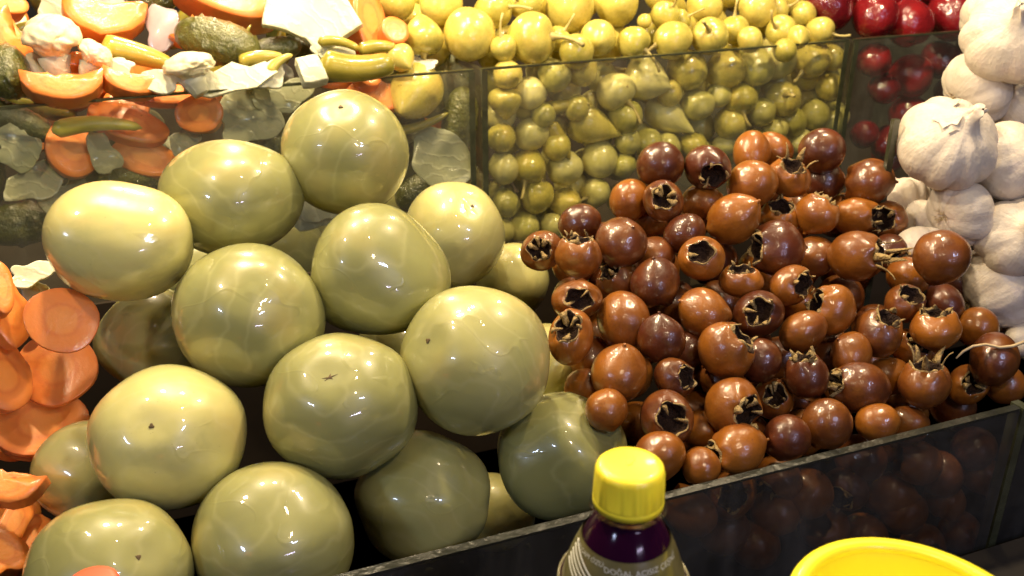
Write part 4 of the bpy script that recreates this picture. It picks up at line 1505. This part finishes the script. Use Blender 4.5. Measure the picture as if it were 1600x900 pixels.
# sliced carrots in the front tank, at its left end
CG = 'carrot slices in the front tank'
carrot(97, 500, 114, 110, (.05, .25, .97), 0, 7, -.010, 'thin round carrot slice lying uppermost on the pile beside the tomatoes', 1, fh, group=CG)
carrot(88, 576, 122, 140, (-.25, .45, .85), .5, 8, .006, 'bright oval carrot slice under the uppermost round one', 2, fh, group=CG, bend=-3)
carrot(62, 660, 150, 120, (.1, .45, .88), .1, 9, .020, 'wide dark orange carrot slice under the bright oval one', 3, fh, group=CG)
carrot(70, 682, 140, 90, (.1, .5, .86), .1, 9, .034, 'shaded carrot slice at the bottom of the stack above the cream tomato', 4, fh, group=CG)
carrot(4, 590, 96, 112, (.35, .25, .9), .3, 20, -.012, 'dull red-orange carrot chunk at the picture edge', 5, fh, group=CG, amt=.06)
carrot(10, 488, 72, 124, (.45, .3, .8), .2, 22, .004, 'upright pinkish carrot piece at the edge above the dull chunk', 6, fh, group=CG, amt=.07)
carrot(0, 452, 40, 100, (.3, .5, .8), .1, 20, -.02, 'yellow-orange carrot bit at the edge, uppermost of all', 7, fh, group=CG)
carrot(10, 752, 120, 84, (-.2, .35, .9), -.55, 40, -.02, 'thick carrot wedge at the edge beside the cream tomato', 8, fh, half=True, group=CG)
carrot(20, 818, 50, 110, (.3, .55, .75), -.5, 18, .01, 'carrot strip leaning below the thick wedge', 9, fh, group=CG, amt=.09)
carrot(52, 842, 60, 96, (.2, .6, .75), -.35, 16, .02, 'curved carrot strip against the big green tomato at the corner', 10, fh, group=CG, amt=.10)
carrot(0, 868, 80, 100, (.3, .6, .7), .2, 26, .0, 'carrot lump at the bottom corner of the frame', 11, fh, group=CG, amt=.09)
carrot(6, 690, 110, 70, (.1, .6, .7), .1, 22, .04, 'shaded carrot chunk under the stack at the edge', 12, fh, group=CG, amt=.1)
carrot(20, 790, 110, 90, (.1, .6, .7), .1, 26, .05, 'shaded carrot lump behind the strips', 13, fh, group=CG, amt=.1)
leaf(48, 428, 66, 44, (.1, .5, .8), .4, .02, 'small pinkish scrap of cabbage above the round carrot slice', fh, 3, bend=8, group='cabbage scraps')
leaf(60, 480, 60, 90, (.2, .2, .9), .4, .035, 'translucent cabbage scrap behind the round carrot slice', fh, 4, bend=8, group='cabbage scraps')

# mixed pickles above the rim
MG = 'carrot pieces in the mixed pickles'
carrot(162, 22, 132, 92, (.0, .45, .9), -.12, 44, -.01, 'thick D-shaped carrot slab at the top behind the cauliflower', 21, bh, half=True, group=MG)
carrot(98, 134, 128, 64, (-.05, .40, .9), .06, 46, -.02, 'half-moon carrot slab lying on the rim of the tank', 22, bh, half=True, group=MG)
carrot(204, 130, 92, 50, (.15, .45, .85), -.05, 36, -.012, 'flat orange carrot chunk on the rim beside the white cabbage', 23, bh, half=True, group=MG)
carrot(22, 66, 110, 80, (.3, .3, .9), -.9, 40, .0, 'carrot wedge at the picture edge behind the cauliflower', 24, bh, half=True, group=MG)
carrot(350, 2, 170, 76, (.1, .5, .8), -.30, 60, -.005, 'large smooth carrot half at the top above the gherkin', 25, bh, group=MG)
carrot(566, 36, 60, 110, (.55, .35, .75), .15, 46, -.01, 'upright carrot piece behind the big white cabbage', 26, bh, group=MG)
carrot(612, 56, 46, 46, (.3, .5, .8), .5, 38, -.012, 'small red-orange carrot cube beside the yellow peppers', 27, bh, group=MG)
carrot(8, 12, 70, 40, (.3, .6, .7), .2, 30, .02, 'carrot bit in the top corner of the frame', 28, bh, group=MG)
floret(82, 66, 104, 92, .1, -.03, 'knobbly cream cauliflower floret above the half-moon carrot', bh, 5)
floret(146, 88, 62, 52, -.5, -.02, 'smaller cauliflower sprig leaning off the big floret', bh, 6)
floret(298, 108, 92, 54, .2, -.035, 'bleached white cauliflower bit on the rim, brightest of the heap', bh, 7)
leaf(360, 118, 150, 62, (-.1, .5, .8), .16, -.02, 'white and pale green cabbage leaf curling over the rim', bh, 11, bend=-5, poly=[(-1, -.5), (-.5, -.9), (0, -.7), (.5, -.9), (1, -.1), (.75, .7), (.4, .5), (.1, .95), (-.3, .4), (-.6, .8), (-.95, .3)])
leaf(262, 122, 90, 40, (-.1, .5, .8), -.1, -.022, 'frayed bleached cabbage shred lying on the rim beside the carrot chunk', bh, 31, bend=-6, amt=.3)
leaf(488, 32, 160, 112, (-.15, .35, .9), -.05, -.03, 'big bright white cabbage piece at the top of the tank', bh, 12, bend=2, thick=16, poly=[(-.95, -.35), (-.5, -.45), (-.1, -.62), (.15, -1.0), (.35, -.85), (.62, -.5), (1.0, -.1), (.7, .6), (.3, .9), (-.4, 1.0), (-.98, .8)])
leaf(486, 112, 46, 52, (.1, .5, .8), .25, -.025, 'small white square of turnip on the rim', bh, 13, mat=M_CAB, name='turnip_piece', cat='turnip', bend=0, thick=22, poly=[(-.9, .9), (-.75, -.9), (.95, -.85), (.6, .95)], group='turnip pieces')
leaf(255, 44, 62, 70, (-.2, .3, .9), .3, .0, 'greyish purple onion petal between carrot and gherkin', bh, 14, mat=M_ONION, name='onion_petal', cat='onion', bend=-12, thick=8, group='onion petals')
leaf(172, 6, 60, 40, (.1, .4, .8), .3, .03, 'pinkish onion petal at the top edge behind the carrot slab', bh, 15, mat=M_ONION, name='onion_petal', cat='onion', bend=-12, thick=8, group='onion petals')
gherkin(340, 66, 142, 72, -.22, .3, -.012, 'bumpy dark green gherkin beside the white cabbage', bh, 1)
gherkin(12, 112, 70, 92, .3, .2, -.01, 'dark wet gherkin end at the picture edge over the rim', bh, 2)
gherkin(236, 2, 80, 44, .1, .2, .01, 'gherkin at the top edge between two carrot slabs', bh, 3)
gherkin(428, 78, 90, 40, .25, .2, .01, 'olive gherkin half under the big white cabbage', bh, 4)
long_pepper(216, 86, 112, 44, -.22, 6, -.005, 'orange-olive long pepper with a white crumb on it', bh, 1, tip=.5)
long_pepper(558, 102, 118, 48, .05, -10, -.03, 'fat cut olive pepper lying along the rim', bh, 2, tip=.75)
long_pepper(530, 68, 66, 18, -.15, 8, -.03, 'thin curved pepper above the fat cut one', bh, 3, tip=.6)
long_pepper(438, 98, 46, 18, .7, 5, -.03, 'tiny bright yellow pepper on the rim', bh, 4, mat=M_PEP, tip=.4)
long_pepper(590, 76, 60, 26, .1, 4, -.01, 'short pale pepper piece beside the carrot cube', bh, 5, tip=.6)
leaf(640, 100, 80, 40, (.1, .6, .7), .1, .02, 'cabbage scrap on the rim under the pointed yellow pepper', bh, 18)
carrot(120, 92, 70, 40, (.1, .5, .85), .3, 26, -.004, 'orange carrot bit between the two cauliflower pieces', 61, bh, half=True, group=MG)
carrot(290, 52, 54, 44, (.2, .4, .9), .8, 26, .004, 'carrot bit between the onion petal and the bumpy gherkin', 62, bh, half=True, group=MG)
leaf(180, 106, 60, 34, (.0, .5, .85), .3, -.008, 'pale cabbage shred over the orange-olive long pepper', bh, 63, amt=.2)
leaf(60, 100, 70, 40, (.0, .5, .85), -.2, -.006, 'pale cabbage shred under the big cauliflower floret', bh, 64, amt=.2)
long_pepper(408, 92, 70, 24, .2, 6, -.02, 'short green pepper below the big white cabbage piece', bh, 65, tip=.5)
leaf(420, 118, 60, 44, (.1, .5, .85), .5, -.015, 'greenish white cabbage curl next to the tiny bright yellow pepper', bh, 66, amt=.16)
leaf(520, 84, 56, 40, (.1, .5, .85), .2, -.012, 'pale cabbage bit between the turnip square and the fat cut pepper', bh, 67, amt=.16)
# behind the pane of the mixed tank
carrot(312, 178, 76, 62, (-.1, .2, .97), .1, 12, .0, 'round carrot slice pressed flat against the tank glass', 41, bt(.012), group=MG)
carrot(112, 236, 82, 92, (.1, .25, .95), .5, 20, .0, 'carrot chunk behind glass under the long yellow-green pepper', 42, bt(.025), group=MG)
carrot(200, 196, 130, 60, (.1, .4, .9), -.25, 26, .0, 'long carrot slab behind glass above the cabbage shreds', 43, bt(.035), group=MG)
carrot(228, 250, 110, 60, (.1, .3, .9), -.25, 24, .0, 'carrot piece behind glass over the broad creased tomato', 44, bt(.03), group=MG)
carrot(590, 150, 110, 60, (.1, .3, .9), .2, 24, .0, 'dim carrot piece behind glass beside the topmost tomato', 45, bt(.035), group=MG)
carrot(262, 150, 120, 34, (.1, .4, .9), .1, 24, .0, 'carrot edge behind glass just under the rim', 46, bt(.03), group=MG)
long_pepper(152, 197, 136, 30, .1, 10, .0, 'long yellow-green pepper curved along the tank glass', bt(.012), 6, tip=.45, mat=M_BRIGHT)
long_pepper(884, 166, 84, 26, .15, 4, .0, 'slim green pepper lying level among the yellow ones behind glass', bt(.018), 7, tip=.2, group='slim green peppers among the yellow ones')
long_pepper(874, 221, 66, 30, -1.0, 3, .0, 'slim green pepper standing slantwise among the yellow ones behind glass', bt(.018), 8, tip=.2, group='slim green peppers among the yellow ones')
long_pepper(640, 196, 130, 20, .25, -10, .0, 'shaded thin pepper behind glass under the pale yellow pepper', bt(.03), 9, tip=.4)
leaf(388, 176, 110, 96, (.1, .15, .97), .4, .0, 'grey-green cabbage leaf against the glass beside the round carrot slice', bt(.018), 21, mat=M_LEAF)
leaf(440, 150, 90, 60, (.1, .15, .97), .4, .0, 'cabbage leaf behind glass next to the topmost tomato', bt(.03), 22, mat=M_LEAF)
leaf(690, 248, 92, 96, (-.1, .1, .97), .7, .0, 'grey cabbage square behind glass at the tank corner', bt(.016), 23, amt=.08, mat=M_LEAF)
leaf(160, 240, 40, 80, (.1, .1, .97), .3, .0, 'narrow strip of cabbage behind glass between the carrots', bt(.016), 24, mat=M_LEAF)
leaf(62, 282, 110, 60, (.1, .15, .97), .5, .0, 'wide dim cabbage leaf behind glass above the carrot tank', bt(.02), 25, mat=M_LEAF)
leaf(108, 312, 90, 70, (.1, .15, .97), .9, .0, 'dim cabbage leaf behind glass beside the squarish tomato', bt(.026), 26, mat=M_LEAF)
leaf(28, 232, 70, 70, (.1, .15, .97), .2, .0, 'greenish cabbage leaf behind glass at the picture edge', bt(.018), 27, mat=M_LEAF)
leaf(290, 226, 50, 50, (.1, .15, .97), .2, .0, 'cabbage scrap behind glass above the broad creased tomato', bt(.02), 28, mat=M_LEAF)
gherkin(190, 276, 110, 50, .05, .1, .0, 'dark gherkin behind glass above the squarish tomato', bt(.03), 6)
gherkin(716, 190, 110, 56, 1.4, .1, .0, 'olive gherkin standing upright at the tank corner', bt(.03), 7)
gherkin(30, 190, 110, 50, -.4, .1, .0, 'dark gherkin behind glass under the rim at the picture edge', bt(.035), 8)
gherkin(420, 230, 90, 60, .4, .1, .0, 'dark gherkin behind glass between the two highest tomatoes', bt(.04), 9)
gherkin(660, 300, 90, 60, .4, .1, .0, 'dark gherkin behind glass over the back tomato', bt(.04), 10)
gherkin(30, 350, 120, 70, .2, .1, .0, 'shaded gherkin low behind glass above the carrots', bt(.04), 11)
k = len(pall)
place_pepper(646, 146, 92, None, 1, on_t(646, 146, TB + .003 + 46 / F * .93), 900, 'large pale yellow pepper pressed to the glass in the mixed tank', PEP, group='yellow peppers in the mixed tank')
# deeper pieces glimpsed in the gaps
g = random.Random(4)
for k in range(84):
    u, v = (g.uniform(-30, 700), g.uniform(-20, 330)) if k < 46 else (g.uniform(-10, 620), g.uniform(-10, 125))
    d = on_t(u, v, TB + .075) if v > 120 else bh(u, v) + (.06 if k < 46 else g.uniform(.015, .04))
    small = 1.0 if k < 46 else 0.62
    kk = k % 4
    hp = lambda a, b, d=d: d + g.uniform(0, .02)
    nm = (g.uniform(-.4, .4), g.uniform(0, .6), .8)
    if kk == 0:
        o = carrot(u, v, 90 * small, 70 * small, nm, g.uniform(0, 3), 24, 0, 'carrot piece buried among the mixed pickles, glimpsed through gaps', k, hp, group='buried carrot pieces')
    elif kk == 1:
        o = leaf(u, v, 110 * small, 90 * small, nm, g.uniform(0, 3), 0, 'cabbage piece buried among the mixed pickles, glimpsed through gaps', hp, k, group='buried cabbage pieces', mat=M_CAB if v < 120 else M_LEAF)
    elif kk == 2:
        o = gherkin(u, v, 120 * small, 60 * small, g.uniform(0, 3), .2, 0, 'gherkin buried among the mixed pickles, glimpsed through gaps', hp, k, group='buried gherkins')
    else:
        o = long_pepper(u, v, 120 * small, 36 * small, g.uniform(0, 3), 8, 0, 'green pepper buried among the mixed pickles, glimpsed through gaps', hp, k, group='buried green peppers')
    FILL[700 + k] = o
    if 700 + k in SKIP:
        bpy.data.objects.remove(o)

# ------------------------------------------------------------------ bottle of dark juice, coral-capped bottle, yellow bowl


def lathe_obj(name, prof, mat, parent, nu=64):
    v, f = lathe(prof, nu)
    return obj(name, mesh(name, v, f, mat), parent)


def bottle(u, v, capw_px, d, cap_mat, label, printed):
    """stands on the ledge; v, u is the middle of the cap's top"""
    R = capw_px / 2 * px_m(d, u, v) * 0.985
    top = pt(u, v, d)
    root = obj('juice_bottle', None)
    zl = CZ - 0.475
    root.location = (top.x, top.y, zl)
    root.rotation_euler = (0, 0, -0.12)
    H = top.z - zl
    tag(root, label, 'bottle')
    ch = R * 1.28
    cap0 = H - ch
    # cap with fine grip ribs and a tamper ring
    nu = 120
    prof = [(0, H), (R * .70, H), (R * .86, H - R * .03), (R * .94, H - R * .10), (R * .97, H - R * .22), (R * 1.0, H - ch * .80), (R * 1.0, H - ch * .815), (R * .985, H - ch * .83), (R * 1.01, H - ch * .85), (R * 1.01, cap0), (R * .9, cap0)]
    vv, ff = lathe(prof, nu)
    ang = np.arctan2(vv[:, 1], vv[:, 0])
    side = (vv[:, 2] < H - R * .18) & (vv[:, 2] > H - ch * .81)
    rr = np.where(side, 1 + .008 * np.sign(np.sin(ang * 60)), 1)
    vv[:, 0] *= rr
    vv[:, 1] *= rr
    cap = obj('cap', mesh('cap', vv, ff, cap_mat), root)
    if printed:
        # faint green leaf mark printed on the cap
        out = [(-.40, -.06), (-.15, .07), (.10, .13), (.34, .11), (.44, .02), (.20, -.08), (-.05, -.12), (-.25, -.12)]
        pv, pf = slab([(x * R * .62, y * R * .9) for x, y in out], 0.0002, 0, 1, 0)
        o = obj('printed_mark', mesh('printed_mark', pv, pf, M_PRINT), cap, (0, R * .12, H + 0.00015))
        o.rotation_euler = (0, 0, 1.0)
    # support ring, neck, shoulders, body
    Rb = R * 1.98
    pet = [(R * .80, cap0 + .001), (R * .82, cap0 - R * .05), (R * 1.06, cap0 - R * .07), (R * 1.09, cap0 - R * .11), (R * 1.06, cap0 - R * .15), (R * .84, cap0 - R * .18), (R * .86, cap0 - R * .45),
           (R * 1.08, cap0 - R * .78), (R * 1.32, cap0 - R * 1.25), (R * 1.56, cap0 - R * 1.85), (R * 1.80, cap0 - R * 2.7), (Rb, cap0 - R * 4.0), (Rb, R * .3), (Rb * .9, 0.0005), (0, 0.0004)]
    pet = pet[:5] + smooth_profile(pet[5:13], 36) + pet[13:]
    lathe_obj('bottle_wall', pet, M_PET, root)
    liq = [(0, cap0 - R * .30), (R * .80, cap0 - R * .30)] + [(r_ - R * .035, z_) for r_, z_ in smooth_profile(pet_src(R, Rb, cap0), 30)] + [(Rb * .88, 0.002), (0, 0.002)]
    lathe_obj('juice', liq, M_LIQ, root)
    # printed sleeve label round the shoulder
    src = smooth_profile(pet_src(R, Rb, cap0), 60)
    lab = [(r_ + R * .02, z_) for r_, z_ in src if cap0 - R * 4.6 < z_ < cap0 - R * 1.10]
    lab += [(lab[-1][0] - .0004, lab[-1][1])] + [(r_ - .0005, z_) for r_, z_ in lab[::-1]]
    lo_ = lathe_obj('label_sleeve', lab, M_SLEEVE, root, 96)
    if printed:
        def word(text, zc, ang0, size, mat):
            c = bpy.data.curves.new('lettering', 'FONT')
            c.body = text
            c.size = size
            c.align_x = 'CENTER'
            c.extrude = 0.0
            c.resolution_u = 3
            to = bpy.data.objects.new('lettering', c)
            COL.objects.link(to)
            dg = bpy.context.evaluated_depsgraph_get()
            me = bpy.data.meshes.new_from_object(to.evaluated_get(dg))
            bpy.data.objects.remove(to)
            zs = [p[1] for p in src][::-1]
            rs = [p[0] for p in src][::-1]
            for vx in me.vertices:
                z = zc + vx.co.y * 0.85
                rad = float(np.interp(z, zs, rs)) + R * .02 + 0.00025
                a = ang0 + vx.co.x / rad
                vx.co = (rad * math.sin(a), -rad * math.cos(a), z)
            me.materials.clear()
            me.materials.append(mat)
            obj('lettering', me, lo_)
        word('DOĞAL ACISIZ ÇEŞNİ', cap0 - R * 1.46, 0.42, R * .24, M_TEXT)
        word('ŞALGAM ÖZÜ', cap0 - R * 1.36, -0.92, R * .20, M_TEXT)
        # thin curved stripes on the label's side
        for q in range(5):
            z0 = cap0 - R * (1.30 + .16 * q)
            path = []
            for i in range(14):
                a = -1.45 + .9 * i / 13
                z = z0 - R * .55 * (i / 13) ** 1.4
                rad = float(np.interp(z, [p[1] for p in src][::-1], [p[0] for p in src][::-1])) + R * .022
                path.append((rad * math.sin(a), -rad * math.cos(a), z))
            sv_, sf_ = tube_mesh(path, [R * .025] * 14, 5)
            obj('label_stripe', mesh('label_stripe', sv_, sf_, M_TEXT), lo_)
    return root


def pet_src(R, Rb, cap0):
    return [(R * .84, cap0 - R * .32), (R * .86, cap0 - R * .45), (R * 1.08, cap0 - R * .78), (R * 1.32, cap0 - R * 1.25), (R * 1.56, cap0 - R * 1.85), (R * 1.80, cap0 - R * 2.7), (Rb, cap0 - R * 4.0), (Rb, R * .3)]


M_SLEEVE = plain('label_sleeve', (0.15, 0.13, 0.05), 0.35, coat=0.6, nscale=120, var=0.5)
bottle(985, 724, 116, 0.385, M_YCAP, 'bottle of dark purple juice with a bright yellow cap in front of the glass', True)
b2 = bottle(142, 908, 92, 0.42, M_CORAL, 'bottle of which only the coral red cap shows before the big green tomato', False)

# yellow bowl
u, v, d = 1446, 977, 0.370
c = pt(u, v, d)
R = 226 * px_m(d, u, v)
root = obj('plastic_bowl', None)
root.location = (c.x, c.y, c.z)
root.rotation_euler = (math.radians(1), math.radians(4), 0)
tag(root, 'bright yellow plastic bowl with a wide rounded rim at the bottom of the picture', 'bowl')
H = R * 0.95
lathe_obj('bowl_wall', smooth_profile([(0, -H), (R * .45, -H), (R * .60, -H * .95), (R * .78, -H * .5), (R * .90, -R * .04)], 24) + smooth_profile([(R * .90, -R * .04), (R * .86, -R * .06), (R * .74, -H * .5), (R * .56, -H * .90), (0, -H * .93)], 24), M_BOWL, root, 72)
lathe_obj('bowl_rim', smooth_profile([(R * .855, -R * .055), (R * .865, -R * .01), (R * .91, R * .012), (R * .97, R * .002), (R * 1.0, -R * .03), (R * .985, -R * .06), (R * .93, -R * .055), (R * .905, -R * .05)], 28), M_BOWL, root, 96)
# something it stands on: an upturned crate block on the ledge
zl = -0.475
st_ = stall_root('display_stand')
tag(st_, 'dark block on the ledge under the yellow bowl', 'stand')
sc_, tc_ = c.dot(SD), c.dot(TD)
zb = c.z - CZ - H - 0.004
st_box('block', sc_ - R * .6, sc_ + R * .6, tc_ - R * .6, tc_ + R * .6, zl + 0.0005, zb, M_METAL, st_)


# ------------------------------------------------------------------ the half-hidden pieces are told apart by the piece they show beside
def handle(label, most=11):
    full = label.replace(',', ' ,').split()
    cut = full if len([x for x in full if x != ',']) <= most else full[:most + full[:most].count(',')]
    if len(cut) < len(full):
        stops = [i for i, x in enumerate(cut) if i >= 4 and x in (',', 'beside', 'with', 'at', 'under', 'above', 'next', 'between', 'behind', 'ringed', 'along', 'over', 'below', 'whose', 'facing', 'wedged', 'squeezed', 'peeping')]
        if stops:
            cut = cut[:stops[-1]]
    w = [x for x in cut if x != ',']
    while w[-1] in ('the', 'a', 'of', 'with', 'and', 'in', 'on', 'its', 'at', 'to', 'by', 'from', 'under', 'behind', 'beside', 'between', 'one', 'over', 'near', 'against', 'ones', 'is', 'an', 'above', 'half', 'next'):
        w.pop()
    return ' '.join(w)


def project(o):
    p = o.matrix_world.translation - CAM
    q = p.dot(FWD)
    return 800 + F * p.dot(RIGHT) / q, 450 - F * p.dot(UP) / q


bpy.context.view_layer.update()
filled = [(k, o) for k, o in FILL.items() if k not in SKIP]
fset = {o.name for k, o in filled}
mains = {}
for o in bpy.data.objects:
    if o.parent is None and o.get('category') and o.type == 'MESH' and o.name not in fset:
        mains.setdefault(o['category'], []).append((*project(o), o['label']))
mixed = [m for c in ('carrot', 'cabbage', 'gherkin', 'cauliflower', 'turnip', 'onion') for m in mains[c] if m[1] < 330 and 'tank' not in m[2][:5]]
used = set()
for k, o in filled:
    u, v = project(o)
    kind = o['category']
    pool = mixed if k >= 700 else [m for m in mains[kind] if kind != 'pepper' or ('red' in m[2].split() and 'next' not in m[2].split()[:4]) == (o.name.startswith('red'))]
    near = sorted(pool, key=lambda m: (m[0] - u) ** 2 + (m[1] - v) ** 2)
    for m in near[:8]:
        du, dv = u - m[0], v - m[1]
        side = ('above' if dv < 0 else 'below') if abs(dv) > abs(du) else ('left of' if du < 0 else 'right of')
        what = 'half-buried ' + ('red pepper' if o.name.startswith('red') else None or {'cabbage': 'cabbage piece', 'pepper': 'yellow pepper' if k < 700 else 'green pepper'}.get(kind, kind))
        lab = f'{what} {side} the ' + handle(m[2], 10)
        if lab.lower() not in used:
            break
    used.add(lab.lower())
    o['label'] = lab
